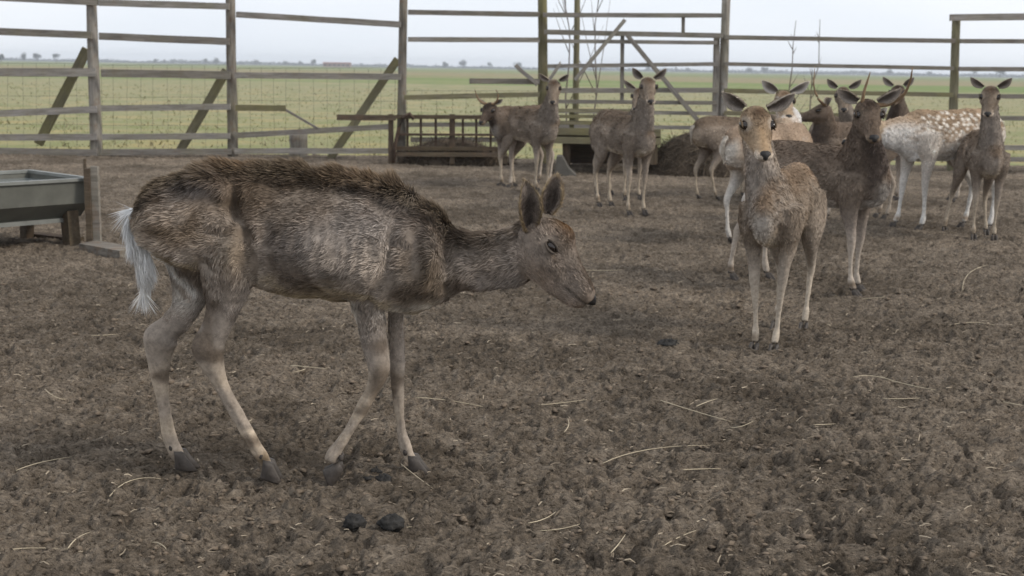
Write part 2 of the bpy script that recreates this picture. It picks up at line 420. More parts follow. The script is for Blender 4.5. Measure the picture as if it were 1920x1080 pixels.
def far_house():
    Y = 900; c = atY(631, 130, Y); c.z = -.1; w = 50 * Y / F; h = 8.5 * Y / F
    t = empty('farm_building', c); tag(t, 'long low farm building with reddish roof far across the field', 'building')
    def bx(name, x0, x1, y0, y1, z0, z1, mat, par):
        vs = [(x, y, z) for z in (z0, z1) for x, y in ((x0, y0), (x1, y0), (x1, y1), (x0, y1))]
        fs = [(3, 2, 1, 0), (4, 5, 6, 7), (0, 1, 5, 4), (1, 2, 6, 5), (2, 3, 7, 6), (3, 0, 4, 7)]
        return obj(name, mesh_py(name, vs, fs, False), mat, par)
    wl = bx('wall', -w / 2, w / 2, 0, 7, 0, h * .72, M['brick'], t)
    r = h * 1.0
    rv = [(-w / 2 - .4, -.5, h * .72), (w / 2 + .4, -.5, h * .72), (w / 2 + .4, 7.5, h * .72), (-w / 2 - .4, 7.5, h * .72), (-w / 2 - .4, 3.5, r), (w / 2 + .4, 3.5, r)]
    obj('roof', mesh_py('roof', rv, [(0, 1, 5, 4), (2, 3, 4, 5), (0, 4, 3), (1, 2, 5), (3, 2, 1, 0)], False), M['roof'], t)
    for k in range(6):
        x = -w / 2 + w * (k + .5) / 6; bx('window', x - .7, x + .7, -.06, .1, h * .25, h * .55, M['glass'], t)
far_house()


# ------------------------------------------------------------------ fence, gate
FY = 15.0
def board(par, x0, y0, x1, y1, th, mat='wood', Y=FY, t=.035, name='rail', jag=.06, Y1=None, seed=None):
    p0 = atY(x0, y0, Y); p1 = atY(x1, y1, Y if Y1 is None else Y1); w = th * Y / F
    c = (p0 + p1) / 2; d = (p1 - p0); ln = d.length
    me = beam_mesh(name, (-ln / 2, 0, 0), (ln / 2, 0, 0), w, t, V((0, 0, 1)), jag, 6, seed if seed is not None else int(x0 * 7 + y0 * 13))
    o = obj(name, me, M[mat], par)
    x = d.normalized(); up = V((0, -1, 0)); y = up.cross(x).normalized() * -1; z = x.cross(y)
    # board local x along its run, local z across its face
    zf = V((0, 0, 1)) - x * x.z if abs(x.z) < .9 else V((1, 0, 0)) - x * x.x
    zf.normalize(); yf = zf.cross(x).normalized()
    o.matrix_local = Matrix.Translation(c - par.location) @ Matrix((x, yf, zf)).transposed().to_4x4()
    return o
def post(par, xt, yt, xb, yb, w0, w1, mat='post', Y=FY, name='post', seed=0, depth=None):
    p1 = atY(xt, yt, Y); p0 = atY(xb, yb, Y); r0 = w1 / 2 * Y / F; r1 = w0 / 2 * Y / F
    p0 = p0 + (p0 - p1).normalized() * .25
    g = random.Random(seed + int(xt)); n = 10; vs, fs = [], []
    N = 9; dv = p1 - p0; ln = dv.length
    for i in range(N):
        f = i / (N - 1); r = r0 + (r1 - r0) * f; ox = g.uniform(-.05, .05) * r; 
        for k in range(n):
            a = 2 * math.pi * k / n; rr = r * (1 + g.uniform(-.05, .05))
            vs.append((f * ln - ln / 2, ox + math.cos(a) * rr, math.sin(a) * rr))
    for i in range(N - 1):
        for k in range(n):
            a = i * n + k; b = i * n + (k + 1) % n; fs.append((a, b, b + n, a + n))
    fs.append(tuple(reversed(range(n)))); fs.append(tuple(range((N - 1) * n, N * n)))
    o = obj(name, mesh_py(name, vs, fs, True), M[mat], par)
    x = dv.normalized(); y = V((0, 1, 0)).cross(x).cross(x).normalized() * -1; z = x.cross(y)
    o.matrix_local = Matrix.Translation((p0 + p1) / 2 - par.location) @ Matrix((x, y, z)).transposed().to_4x4()
    return o
def fence(loc, label):
    b = V((loc[0], FY, -.1)); t = empty('wooden_fence', b); tag(t, label, 'fence'); return t
fl = fence((atY(400, 290, FY).x,), 'tall weathered post and rail fence with wire mesh behind the grey doe')
FR = FY - .09     # rails are nailed on the pen side of the posts
RAILS_L = [(-120, -10, 184, 4, 12), (186, 5, 430, 12, 12), (-120, 54, 172, 66, 13), (186, 68, 430, 78, 13), (-120, 135, 180, 136, 15), (190, 137, 432, 141, 14),
           (-120, 218, 182, 205, 12), (190, 203, 432, 200, 11), (-120, 258, 182, 257, 12), (192, 257, 432, 255, 11), (-120, 281, 182, 286, 12), (192, 285, 434, 284, 11),
           (443, 27, 752, 46, 11), (440, 141, 752, 144, 11), (442, 202, 536, 203, 11), (440, 254, 736, 237, 10), (440, 283, 736, 283, 10),
           (765, 23, 1012, 27, 9), (765, 74, 1012, 75, 9), (880, 152, 1012, 153, 10), (758, 183, 1012, 177, 9), (760, 234, 1010, 233, 8), (770, 262, 1010, 262, 9)]
for i, r in enumerate(RAILS_L):
    if r[0] == -120: r = (-640, r[1] - 520 * (r[3] - r[1]) / (r[2] + 120), r[2], r[3], r[4])
    board(fl, *r, mat=('greenwood' if i in (20, 14) else 'wood'), Y=FR - .004 * (i % 3), seed=i)
bk = board(fl, 534, 205, 596, 241, 4, Y=FR, name='broken_rail', seed=99)
post(fl, -372, -60, -340, 300, 20, 23, seed=21); post(fl, -100, -50, -80, 298, 20, 23, seed=20); post(fl, 170, -40, 181, 296, 19, 22, seed=1); post(fl, 431, -40, 437, 293, 17, 20, seed=2); post(fl, 757, -40, 752, 306, 15, 18, seed=3)
for a in ((163, 92, 72, 270, 16), (425, 132, 338, 282, 15), (746, 111, 612, 308, 14)):
    board(fl, *a, mat='greenwood', Y=FY + .16, Y1=FY - .0 + .16, name='brace', t=.06)
def wires(par, x0, x1, y0, y1, step, seed):
    """sheep netting stapled to the rails: thin upright and level wires"""
    vs, fs = [], []
    def wire(a, b):
        r = .0014; k = len(vs)
        for p in (a, b):
            vs.extend([p + V((-r, -r, -r)), p + V((r, -r, r)), p + V((0, r, 0))])
        fs.extend([(k, k + 1, k + 4, k + 3), (k + 1, k + 2, k + 5, k + 4), (k + 2, k, k + 3, k + 5)])
    g = random.Random(seed); x = x0
    while x < x1:
        wire(atY(x, y0 + g.uniform(-2, 2), FY + .075) - par.location, atY(x + g.uniform(-3, 3), y1, FY + .075) - par.location); x += step * g.uniform(.85, 1.15)
    for f in (0, .35, .65, .97):
        wire(atY(x0, y0 + (y1 - y0) * f, FY + .078) - par.location, atY(x1, y0 + (y1 - y0) * f + g.uniform(-2, 2), FY + .078) - par.location)
    o = obj('wire_mesh', mesh_py('wire_mesh', vs, fs, False), M['wire'], par); o['kind'] = 'stuff'
wires(fl, -340, 178, 118, 296, 26, 1); wires(fl, 190, 430, 122, 296, 25, 2); wires(fl, 446, 748, 128, 300, 24, 3); wires(fl, 764, 1008, 170, 300, 28, 4)
# the gate between its two posts
gl = V((atY(1185, 290, FY).x, FY, -.1)); gate = empty('wooden_gate', gl); tag(gate, 'tall wooden gate of rails and crossed braces behind the standing deer', 'gate')
for i, r in enumerate([(1018, 28, 1356, 29, 8), (1020, 60, 1356, 67, 9), (1026, 77, 1345, 80, 7), (1026, 124, 1345, 120, 7), (1026, 170, 1345, 169, 9), (1026, 190, 1345, 193, 7), (1026, 208, 1345, 213, 7), (1026, 236, 1345, 240, 7)]):
    board(gate, *r, mat='wood', Y=FR - .01 - .003 * (i % 2), t=.03, seed=40 + i)
board(gate, 1281, 30, 1281, 66, 6, Y=FR + .03, name='upright', t=.03); board(gate, 1167, 64, 1166, 192, 7, Y=FR + .03, name='upright', t=.03)
board(gate, 1344, 64, 1340, 292, 11, Y=FR + .05, name='upright', t=.05)
board(gate, 1172, 37, 1078, 150, 7, Y=FR - .055, name='brace', t=.03); board(gate, 1176, 66, 1312, 230, 8, Y=FR - .055, name='brace', t=.03)
board(gate, 968, 124, 1006, 157, 7, Y=FR - .05, name='brace', t=.03, jag=.2); board(gate, 1052, 118, 1028, 152, 6, Y=FR - .05, name='brace', t=.03, jag=.2)
post(gate, 1017, -40, 1019, 304, 17, 22, 'greenwood', seed=4); post(gate, 1083, -40, 1078, 300, 11, 13, 'greenwood', Y=FY + .35, seed=5); post(gate, 1363, -40, 1351, 306, 15, 19, seed=6)
fr = fence((atY(1640, 300, FY).x,), 'post and rail fence with a square end post behind the herd')
for i, r in enumerate([(1358, 70, 1790, 77, 8), (1358, 120, 1788, 128, 7), (1358, 170, 1786, 178, 8), (1358, 212, 1790, 220, 8), (1358, 268, 1790, 276, 8), (1358, 292, 1790, 298, 9),
                       (1781, 33, 2420, 26, 12), (1800, 77, 2420, 80, 8), (1797, 129, 2420, 133, 8), (1796, 180, 2420, 184, 8), (1794, 221, 2420, 225, 8), (1792, 276, 2420, 280, 9), (1792, 298, 2420, 302, 9)]):
    board(fr, *r, mat=('greenwood' if i in (2, 3) else 'wood'), Y=FR - .004 * (i % 3), seed=70 + i)
post(fr, 1793, 30, 1784, 314, 15, 17, 'greenwood', Y=FY, seed=7); post(fr, 2046, -10, 2040, 316, 15, 17, seed=8); post(fr, 2330, -10, 2318, 320, 15, 17, seed=9)
# stump of a cut post outside the fence
stump = empty('stump_post', atY(560, 300, FY + .5)); tag(stump, 'short sawn wooden post standing behind the broken rail', 'post')
post(stump, 560, 251, 560, 302, 34, 35, 'post', Y=FY + .5, name='timber', seed=12)


# ------------------------------------------------------------------ hay crib, raised feeder, trough
def crib():
    Y = 14.35; b = V((atY(840, 306, Y).x, Y, 0)); t = empty('hay_crib', b); tag(t, 'old rusty brown hay crib with upright bars before the fence', 'hay crib')
    for yy in (Y, Y + .55):
        for a in ((632, 220, 742, 221, 10, 'darkwood'), (742, 219, 935, 220, 7, 'darkwood'), (742, 252, 945, 253, 4, 'rust'), (742, 278, 950, 279, 7, 'darkwood'), (742, 289, 950, 290, 8, 'darkwood')):
            if yy > Y and a[0] == 632: continue
            board(t, *a[:5], mat=a[5], Y=yy, name='bar', t=.05)
        for x, w in ((733, 9), (848, 10), (946, 9)):
            board(t, x, 214, x, 307, w, mat='darkwood', Y=yy + .03, name='leg', t=.07)
        for x in (764, 789, 817, 868, 893, 920):
            board(t, x, 219, x, 298, 4.2, mat='rust', Y=yy + .045, name='upright', t=.02)
    pts = []
    p0 = atY(741, 300, Y - .05)
    for px, py in ((738, 305), (741, 270), (748, 240), (757, 219), (768, 213), (776, 224)): pts.append(atY(px, py, Y - .06) - t.location)
    obj('bent_band', tube_mesh('bent_band', pts, [.022] * 6, 6), M['rust'], t)
crib()
def feeder():
    Y = 13.6; b = V((atY(1180, 306, Y).x, Y, 0)); t = empty('feed_wagon', b); tag(t, 'mossy slatted feed platform raised above dark ground before the gate', 'feeder')
    for i, y in enumerate((207, 218, 230)): board(t, 1035, y, 1215, y + 1, 7 if i != 1 else 6, mat='greenwood', Y=Y + .05, name='slat', t=.03)
    board(t, 1030, 246, 1238, 249, 13, mat='greenwood', Y=Y, name='beam', t=.09); board(t, 1030, 262, 1238, 265, 12, mat='greenwood', Y=Y - .02, name='beam', t=.12)
    for x in (1072, 1206): board(t, x, 205, x, 262, 9, mat='greenwood', Y=Y + .1, name='stake', t=.06)
    # platform deck
    p0 = atY(1030, 262, Y); p1 = atY(1238, 265, Y); z = p0.z
    for k in range(8):
        y = Y + .06 + k * .145
        me = beam_mesh('deck_plank', (p0.x, y, z + .05), (p1.x, y, z + .05), .13, .03, V((0, 1, 0)), .02, 4, k)
        o = obj('deck_plank', me, M['darkwood'], t); o.location = -b
    for x in (1062, 1225):
        for yy in (Y + .08, Y + 1.0): board(t, x, 262, x, 308, 14, mat='darkwood', Y=yy, name='leg', t=.1)
    bc = board(t, 1062, 285, 1225, 289, 40, mat='darkwood', Y=Y + 1.12, name='back_board', t=.03)
    return t, z, p0, p1, Y
_t, DZ, DP0, DP1, DY = feeder()
def concrete_wedge():
    Y = 13.3; a = atY(1040, 304, Y); b = atY(1088, 304, Y); c = atY(1046, 268, Y)
    o0 = V((a.x, Y, gh(a.x, Y) - .03)); w = b.x - a.x; h = c.z - a.z + .03
    vs = [(0, 0, 0), (w, 0, 0), (w * .55, 0, h * .45), (w * .28, 0, h), (0.02, 0, h)]
    vs = [V(v) for v in vs] + [V(v) + V((.02, .3, 0)) for v in vs]
    fs = [(0, 1, 2, 3, 4), (9, 8, 7, 6, 5)] + [(i, i + 5, (i + 1) % 5 + 5, (i + 1) % 5) for i in range(5)]
    tag(obj('concrete_block', mesh_py('concrete_block', vs, fs, False), M['concrete'], None, o0), 'grey sloping concrete block under the feed platform', 'block')
concrete_wedge()
def heap(name, label, cx, cy, cz, rx, ry, rz, n, ln, mat, seed):
    """a heap of stems: solid core plus loose stems over it"""
    g = np.random.default_rng(seed); e = empty(name, (cx, cy, cz)); tag(e, label, 'hay')
    vs, fs = [], []; NU, NV = 28, 10
    for j in range(NV + 1):
        for i in range(NU):
            a = 2 * math.pi * i / NU; b = (math.pi / 2) * j / NV
            k = 1 + .12 * math.sin(3 * a + 2 * b + seed) + .08 * math.sin(7 * a + seed)
            vs.append((rx * k * math.cos(a) * math.cos(b), ry * k * math.sin(a) * math.cos(b), rz * math.sin(b) * (1 + .1 * math.sin(5 * a))))
    for j in range(NV):
        for i in range(NU):
            a = j * NU + i; b = j * NU + (i + 1) % NU; fs.append((a, b, b + NU, a + NU))
    obj('hay_core', mesh_py('hay_core', vs, fs), M['hay'], e)
    a = g.random(n) * 6.28; b = np.arcsin(g.random(n)); k = 1.0 + .12 * np.sin(3 * a + 2 * b + seed) + .05 * g.random(n)
    p = np.stack([rx * k * np.cos(a) * np.cos(b), ry * k * np.sin(a) * np.cos(b), rz * np.sin(b) * 1.03], -1)
    d = g.normal(size=(n, 3)); d[:, 2] -= .3; nn = p / A([rx, ry, rz]) ** 2; nn /= np.linalg.norm(nn, axis=1)[:, None]
    d -= nn * (d * nn).sum(1)[:, None] * .8; d /= np.linalg.norm(d, axis=1)[:, None]
    l = ln * (.4 + g.random(n)); s = np.cross(d, nn); s /= np.linalg.norm(s, axis=1)[:, None]; w = .004
    q = p + d * l[:, None]
    v = np.stack([p - s * w, p + s * w, q + s * w * .4, q - s * w * .4], 1).reshape(-1, 3)
    me = mesh_np('loose_stems', v, np.arange(4 * n), np.arange(n) * 4, None)
    t = g.random(n)[:, None]; c = A([.075, .058, .043]) * (1 - t) + A([.19, .15, .11]) * t ** 2; setcol(me, 'Col', np.repeat(c, 4, 0))
    o = obj('loose_stems', me, M['grass'], e); o['kind'] = 'stuff'
hp = gnd(1275, 304)
cb = atY(850, 300, 14.65); heap('hay_heap', 'low dark heap of trodden hay inside the rusty crib', cb.x, 14.65, -.05, .62, .24, .30, 2500, .14, 'hay', 8)
heap('hay_heap', 'rounded dark heap of old hay on the ground beside the feed platform', hp.x, 13.9, -.04, .50, .40, .44, 6000, .15, 'hay', 3)


def trough():
    zr = .40
    fr_ = gnd(167, 334, zr); rr = gnd(28, 321, zr); fl_ = gnd(-60, 347, zr)
    ex = (fl_ - fr_).normalized(); ey = V((-ex.y, ex.x, 0)); ey = ey if ey.y > 0 else -ey
    LEN, WID = 1.7, (rr - fr_).length
    b = V((fr_.x, fr_.y, 0)); t = empty('feed_trough', b); tag(t, 'galvanised steel trough on legs at the left edge', 'trough')
    def P(u, v, z): return ex * u + ey * v + V((0, 0, z))
    def prism(name, sect, u0, u1, mat, par=t, closed=True):
        vs = [P(u0, v, z) for v, z in sect] + [P(u1, v, z) for v, z in sect]; n = len(sect)
        fs = [(i, (i + 1) % n, (i + 1) % n + n, i + n) for i in range(n)] + [tuple(reversed(range(n))), tuple(range(n, 2 * n))]
        return obj(name, mesh_py(name, vs, fs, False), M[mat], par)
    o_, k = .012, WID
    outer = [(0, zr - .015), (.012, zr - .145), (.12, zr - .235), (k - .12, zr - .235), (k - .012, zr - .145), (k, zr - .015)]
    inner = [(k - .014, zr - .015), (k - .026, zr - .14), (k - .125, zr - .222), (.125, zr - .222), (.026, zr - .14), (.014, zr - .015)]
    prism('basin', outer + inner, .0, LEN, 'steel')
    prism('end_panel', outer, -.004, .010, 'steel'); prism('end_panel', outer, LEN - .01, LEN + .004, 'steel')
    prism('water', [(.03, zr - .046), (k - .03, zr - .046), (k - .03, zr - .042), (.03, zr - .042)], .012, LEN - .012, 'water')
    rim = [(-.016, zr - .014), (.02, zr - .014), (.02, zr + .004), (-.016, zr + .004)]
    prism('rim', rim, -.018, LEN + .018, 'rimsteel'); prism('rim', [(v + k - .004, z) for v, z in rim], -.018, LEN + .018, 'rimsteel')
    for u in (-.018, LEN - .018): prism('rim', [(.021, zr - .013), (k - .021, zr - .013), (k - .021, zr + .005), (.021, zr + .005)], u, u + .036, 'rimsteel')
    prism('bottom_lip', [(.10, zr - .262), (.135, zr - .262), (.135, zr - .237), (.10, zr - .237)], .02, LEN - .02, 'rimsteel')
    for u in (.05, .62, 1.55):
        prism('leg', [(.03, -.05), (.11, -.05), (.135, zr - .236), (.05, zr - .19)], u, u + (.07 if u < .1 else .04), 'darkwood')
        prism('leg', [(k - .11, -.05), (k - .03, -.05), (k - .05, zr - .19), (k - .135, zr - .236)], u, u + .05, 'darkwood')
trough()
def stake(x0, x1, yt, yb, dy, label):
    g0 = gnd((x0 + x1) / 2, yb); Y = g0.y + dy; b = atY((x0 + x1) / 2, yb, Y); b.z = gh(b.x, Y) - .06
    w = (x1 - x0) * Y / F; h = atY((x0 + x1) / 2, yt, Y).z - b.z
    me = beam_mesh('wooden_stake', (0, 0, 0), (0, 0, h), w, w * .9, V((1, 0, 0)), .07, 5, int(x0))
    tag(obj('wooden_stake', me, M['darkwood' if x0 < 176 else 'post'], None, b), label, 'stake', 'stakes at the trough end')
stake(164, 175, 316, 464, .02, 'brown stake tight against the trough end')
stake(177, 190, 312, 464, .03, 'paler stake outermost at the trough end')
stake(161, 166, 298, 420, .75, 'thin dark stake sticking up behind the trough rim')
def plank():
    a = gnd(165, 466); b = gnd(242, 476); a.z = gh(a.x, a.y) + .025; b.z = gh(b.x, b.y) + .02
    me = beam_mesh('ground_plank', V((0, 0, 0)), b - a, .13, .05, V((0, 1, .05)), .05, 4, 3)
    tag(obj('ground_plank', me, M['post'], None, a), 'short weathered plank lying at the foot of the stakes', 'plank')
    a = gnd(60, 440); b = gnd(150, 455); a.z = gh(a.x, a.y) + .01; b.z = gh(b.x, b.y) + .01
    me = beam_mesh('ground_plank', V((0, 0, 0)), b - a, .06, .04, V((0, 1, .05)), .05, 4, 4)
    tag(obj('ground_plank', me, M['darkwood'], None, a), 'dark narrow board lying on the soil under the trough', 'plank')
plank()
def sapling(px, py, top, Y, label, seed, spread=.25):
    r = random.Random(seed); b = atY(px, py, Y); b.z = -.1; h = atY(px, top, Y).z + .1
    t = empty('bare_sapling', b); tag(t, label, 'sapling', 'bare saplings outside the fence')
    pts = [V((r.uniform(-.03, .03) * h * (k > 0), 0, h * k / 6)) for k in range(7)]
    obj('trunk', tube_mesh('trunk', pts, [.011 * (1 - k / 7.5) + .002 for k in range(7)], 6), M['twig'], t)
    for k in range(7):
        f = r.uniform(.25, .9); p = pts[int(f * 6)].lerp(pts[min(6, int(f * 6) + 1)], (f * 6) % 1); a = r.uniform(0, 6.28); ln = h * spread * r.uniform(.6, 1.1) * (1.1 - f)
        d = V((math.cos(a), math.sin(a) * .6, 1.3)).normalized()
        br = [p, p + d * ln * .5 + V((0, 0, ln * .05)), p + d * ln + V((0, 0, ln * .2))]
        obj('branch', tube_mesh('branch', br, [.007, .005, .0015], 5), M['twig'], t)
sapling(1480, 230, 38, 17.5, 'thin bare sapling nearest the gate post', 1); sapling(1524, 230, 36, 18.5, 'thin bare sapling above the broad faced doe', 2)
sapling(1062, 235, -60, 17.0, 'bare sapling seen through the gate at its latch side', 3, .6); sapling(1120, 235, -80, 18.0, 'bare branching sapling behind the middle of the gate', 4, .6)

def haze_box():
    x, y0, y1, z0, z1 = 1760, -420, 1960, -1.2, 12
    vs = [(a, c, z) for z in (z0, z1) for a, c in ((-x, y0), (x, y0), (x, y1), (-x, y1))]
    fs = [(3, 2, 1, 0), (4, 5, 6, 7), (0, 1, 5, 4), (1, 2, 6, 5), (2, 3, 7, 6), (3, 0, 4, 7)]
    m = bpy.data.materials.new('haze_air'); m.use_nodes = True; t = m.node_tree; t.nodes.clear()
    o = t.nodes.new('ShaderNodeOutputMaterial'); v = t.nodes.new('ShaderNodeVolumePrincipled')
    v.inputs['Color'].default_value = (.86, .92, 1.0, 1); v.inputs['Density'].default_value = .00045
    t.links.new(v.outputs[0], o.inputs['Volume'])
    tag(obj('haze', mesh_py('haze', vs, fs, False), m), 'thin pale haze over the plain', 'haze', kind='stuff')
haze_box()


# ------------------------------------------------------------------ deer
def cr(vals, n):
    """Catmull-Rom resampling of a list of vectors or numbers"""
    a = np.array(vals, dtype=float); one = a.ndim == 1
    if one: a = a[:, None]
    m = len(a); t = np.linspace(0, m - 1, n); i = np.clip(np.floor(t).astype(int), 0, m - 2); f = (t - i)[:, None]
    p0 = a[np.clip(i - 1, 0, m - 1)]; p1 = a[i]; p2 = a[i + 1]; p3 = a[np.clip(i + 2, 0, m - 1)]
    r = .5 * (2 * p1 + (p2 - p0) * f + (2 * p0 - 5 * p1 + 4 * p2 - p3) * f * f + (3 * p1 - p0 - 3 * p2 + p3) * f ** 3)
    return r[:, 0] if one else r
class Body:
    def __init__(s):
        s.v = []; s.f = []; s.tan = []; s.reg = []; s.s = []; s.up = []; s.n = 0
    def loft(s, reg, C, S, U, w, ht, hb, narrow=0.0, nseg=22, flow=None, belly=0.0):
        m = len(C); T = np.gradient(C, axis=0); T /= np.linalg.norm(T, axis=1)[:, None] + 1e-9
        ph = np.linspace(0, 2 * math.pi, nseg, endpoint=False); c, q = np.cos(ph), np.sin(ph)
        base = s.n
        for i in range(m):
            hh = np.where(q > 0, ht[i], hb[i]); nar = narrow if np.isscalar(narrow) else narrow[i]
            ww = w[i] * c * (1 - nar * np.clip(q, 0, 1) ** 1.3 - belly * np.clip(-q, 0, 1) ** 2)
            P = C[i] + np.outer(ww, S[i]) + np.outer(hh * q, U[i]); s.v.append(P)
            s.tan.append(np.repeat(T[i][None], nseg, 0)); s.reg += [reg] * nseg; s.s += [i / (m - 1)] * nseg; s.up += list(q)
        for i in range(m - 1):
            for k in range(nseg):
                a = base + i * nseg + k; b = base + i * nseg + (k + 1) % nseg; s.f.append((a, b, b + nseg, a + nseg))
        s.f.append(tuple(reversed(range(base, base + nseg)))); e = base + (m - 1) * nseg; s.f.append(tuple(range(e, e + nseg)))
        s.n += m * nseg
    def ball(s, reg, c, r, tan=(1, 0, 0), sv=0.5, up=0.0):
        m = 9; th = np.linspace(.12, math.pi - .12, m); c = A(c, dtype=float)
        C = c + np.outer(-np.cos(th) * r[0], A([1, 0, 0])); w = np.sin(th) * r[1]; h = np.sin(th) * r[2]
        s.loft(reg, C, np.tile(A([0, 1., 0]), (m, 1)), np.tile(A([0, 0, 1.]), (m, 1)), w, h, h, 0, 14)
def head_prof(k=1.0, main=False):
    t = [-.07, .03, .16, .3, .44, .58, .72, .84, .93, 1.0]
    if main:
        w = [.030, .050, .058, .060, .051, .043, .038, .035, .032, .022]
        tp = [.020, .050, .068, .073, .054, .040, .032, .027, .022, .010]
        bt = [.045, .083, .093, .094, .089, .083, .073, .063, .052, .032]
    else:
        w = [.030, .048, .058, .060, .050, .040, .034, .0315, .029, .018]
        tp = [.022, .046, .058, .055, .042, .032, .026, .020, .015, .005]
        bt = [.032, .062, .072, .071, .064, .055, .047, .040, .032, .018]
    return A(t), A(w) * k, A(tp) * k, A(bt) * k
def ortho(F_, U_):
    F_ = A(F_, dtype=float); F_ /= np.linalg.norm(F_); U_ = A(U_, dtype=float); U_ = U_ - F_ * U_.dot(F_); U_ /= np.linalg.norm(U_)
    return F_, U_, np.cross(U_, F_)
def ear_mesh(base, axis, opn, Ln, W, st, cup=.8, seed=0):
    ax, op, sd = ortho(axis, opn); nu, nv = 16, 11; th = .0035 * Ln / .13
    fr, bk, cf, cb = [], [], [], []
    for i in range(nu + 1):
        u = i / nu
        hw = W * (.42 + .58 * math.sin(min(1, u / .5) * math.pi / 2)) if u < .5 else W * (max(0, 1 - ((u - .5) / .5) ** 1.7)) ** .78
        hw = max(hw, .0015)
        for j in range(nv):
            v = -1 + 2 * j / (nv - 1); cu = cup * (1.25 - .75 * u)
            p = A(base) + ax * Ln * u + sd * hw * math.sin(v * 1.25) / math.sin(1.25) + op * hw * cu * (v * v - .55) + op * (.10 * Ln * math.sin(u * 3.0))
            fr.append(p); bk.append(p - op * th * (1.6 - u) - ax * .0)
            e = abs(v); rim = max(sstep(.78, .92, e), sstep(.90, .99, u)); cen = (1 - sstep(.25, .78, abs(v + .08))) * (1 - sstep(.5, .95, u))
            c = A(st['ear_in']) * (1 - rim) + A(st['ear_rim']) * rim; c = c * (1 - .72 * cen) + A(st['ear_dark']) * .72 * cen  # dark ear centre, deepened to paint in the shade of the cup
            stripe = .22 * math.sin(v * 9 + seed) * (1 - e); cf.append(c * (1 + stripe)); cb.append(A(st['ear_out']) * (1 - .6 * rim) + A(st['ear_rim']) * .6 * rim)
    N = len(fr); vs = fr + bk; fs = []
    for i in range(nu):
        for j in range(nv - 1):
            a = i * nv + j; fs.append((a, a + 1, a + nv + 1, a + nv)); fs.append((N + a + nv, N + a + nv + 1, N + a + 1, N + a))
    bd = [j for j in range(nv)] + [i * nv + nv - 1 for i in range(1, nu + 1)] + [nu * nv + j for j in range(nv - 2, -1, -1)] + [i * nv for i in range(nu - 1, 0, -1)]
    for a, b in zip(bd, bd[1:] + bd[:1]): fs.append((b, a, N + a, N + b))
    me = mesh_py('ear', vs, fs); setcol(me, 'Col', np.array(cf + cb)); return me, ax
def hoof_mesh(p, fwd, up, side, k=1.0):
    """two claws: coronet above, sole below, toe in front"""
    vs, fs = [], []; n = 10
    for sgn in (-1, 1):
        b0 = len(vs)
        for z, cx, rx, ry in ((.050, -.006, .016, .0105), (.036, .000, .020, .0125), (.016, .010, .028, .0138), (.0, .017, .036, .0132), (-.006, .017, .034, .011)):
            for i in range(n):
                a = 2 * math.pi * i / n; x = math.cos(a); y = math.sin(a)
                fx = cx + rx * x * (1.15 if x > 0 else .8); taper = 1 - .55 * max(0, x) ** 2
                q = A(p) + A(fwd) * fx * k + A(side) * (sgn * (.0135 + .004 * max(0, x)) + ry * y * taper) * k + A(up) * z * k
                vs.append(q)
        for r in range(4):
            for i in range(n):
                a = b0 + r * n + i; b = b0 + r * n + (i + 1) % n; fs.append((a, a + n, b + n, b))
        fs.append(tuple(b0 + i for i in range(n))); fs.append(tuple(b0 + 4 * n + i for i in reversed(range(n))))
        dv, df_ = uv_ball(A(p) - A(fwd) * .027 * k + A(up) * .058 * k + A(side) * sgn * .011 * k, (.008 * k, .007 * k, .011 * k), 8, 5)
        b1 = len(vs); vs += list(dv); fs += [tuple(b1 + i for i in f) for f in df_]
    return mesh_py('hoof', vs, fs)
def uv_ball(c, r, nu=14, nv=9, ax=None):
    vs, fs = [], []; ax = ax or (A([1., 0, 0]), A([0, 1., 0]), A([0, 0, 1.]))
    for j in range(nv + 1):
        b = -math.pi / 2 + math.pi * j / nv
        for i in range(nu):
            a = 2 * math.pi * i / nu
            vs.append(A(c) + ax[0] * r[0] * math.cos(a) * math.cos(b) + ax[1] * r[1] * math.sin(a) * math.cos(b) + ax[2] * r[2] * math.sin(b))
    for j in range(nv):
        for i in range(nu):
            a = j * nu + i; b = j * nu + (i + 1) % nu; fs.append((a, b, b + nu, a + nu))
    return vs, fs
def remesh(verts, faces, vox):
    me = mesh_py('tmp', verts, faces); o = bpy.data.objects.new('tmp', me); COL.objects.link(o)
    md = o.modifiers.new('r', 'REMESH'); md.mode = 'VOXEL'; md.voxel_size = vox; md.adaptivity = 0.0
    dg = bpy.context.evaluated_depsgraph_get(); dg.update(); ev = o.evaluated_get(dg); m2 = bpy.data.meshes.new_from_object(ev)
    bpy.data.objects.remove(o); bpy.data.meshes.remove(me)
    return m2
def get_v(me):
    a = np.empty(len(me.vertices) * 3, dtype=np.float32); me.vertices.foreach_get('co', a); return a.reshape(-1, 3).astype(float)
def get_n(me):
    a = np.empty(len(me.vertices) * 3, dtype=np.float32); me.vertex_normals.foreach_get('vector', a); return a.reshape(-1, 3).astype(float)
def get_e(me):
    a = np.empty(len(me.edges) * 2, dtype=np.int32); me.edges.foreach_get('vertices', a); return a.reshape(-1, 2)
def lap(x, E, it, lam=.5, wgt=None):
    x = x.copy(); one = x.ndim == 1
    if one: x = x[:, None]
    n = len(x); deg = np.bincount(E.ravel(), minlength=n)[:, None].clip(1)
    for _ in range(it):
        s = np.empty_like(x)
        for k in range(x.shape[1]):
            s[:, k] = np.bincount(E[:, 0], x[E[:, 1], k], n) + np.bincount(E[:, 1], x[E[:, 0], k], n)
        d = s / deg - x; x += d * (lam if wgt is None else lam * wgt[:, None])
    return x[:, 0] if one else x
def unit(a): return a / (np.linalg.norm(a, axis=1)[:, None] + 1e-9)
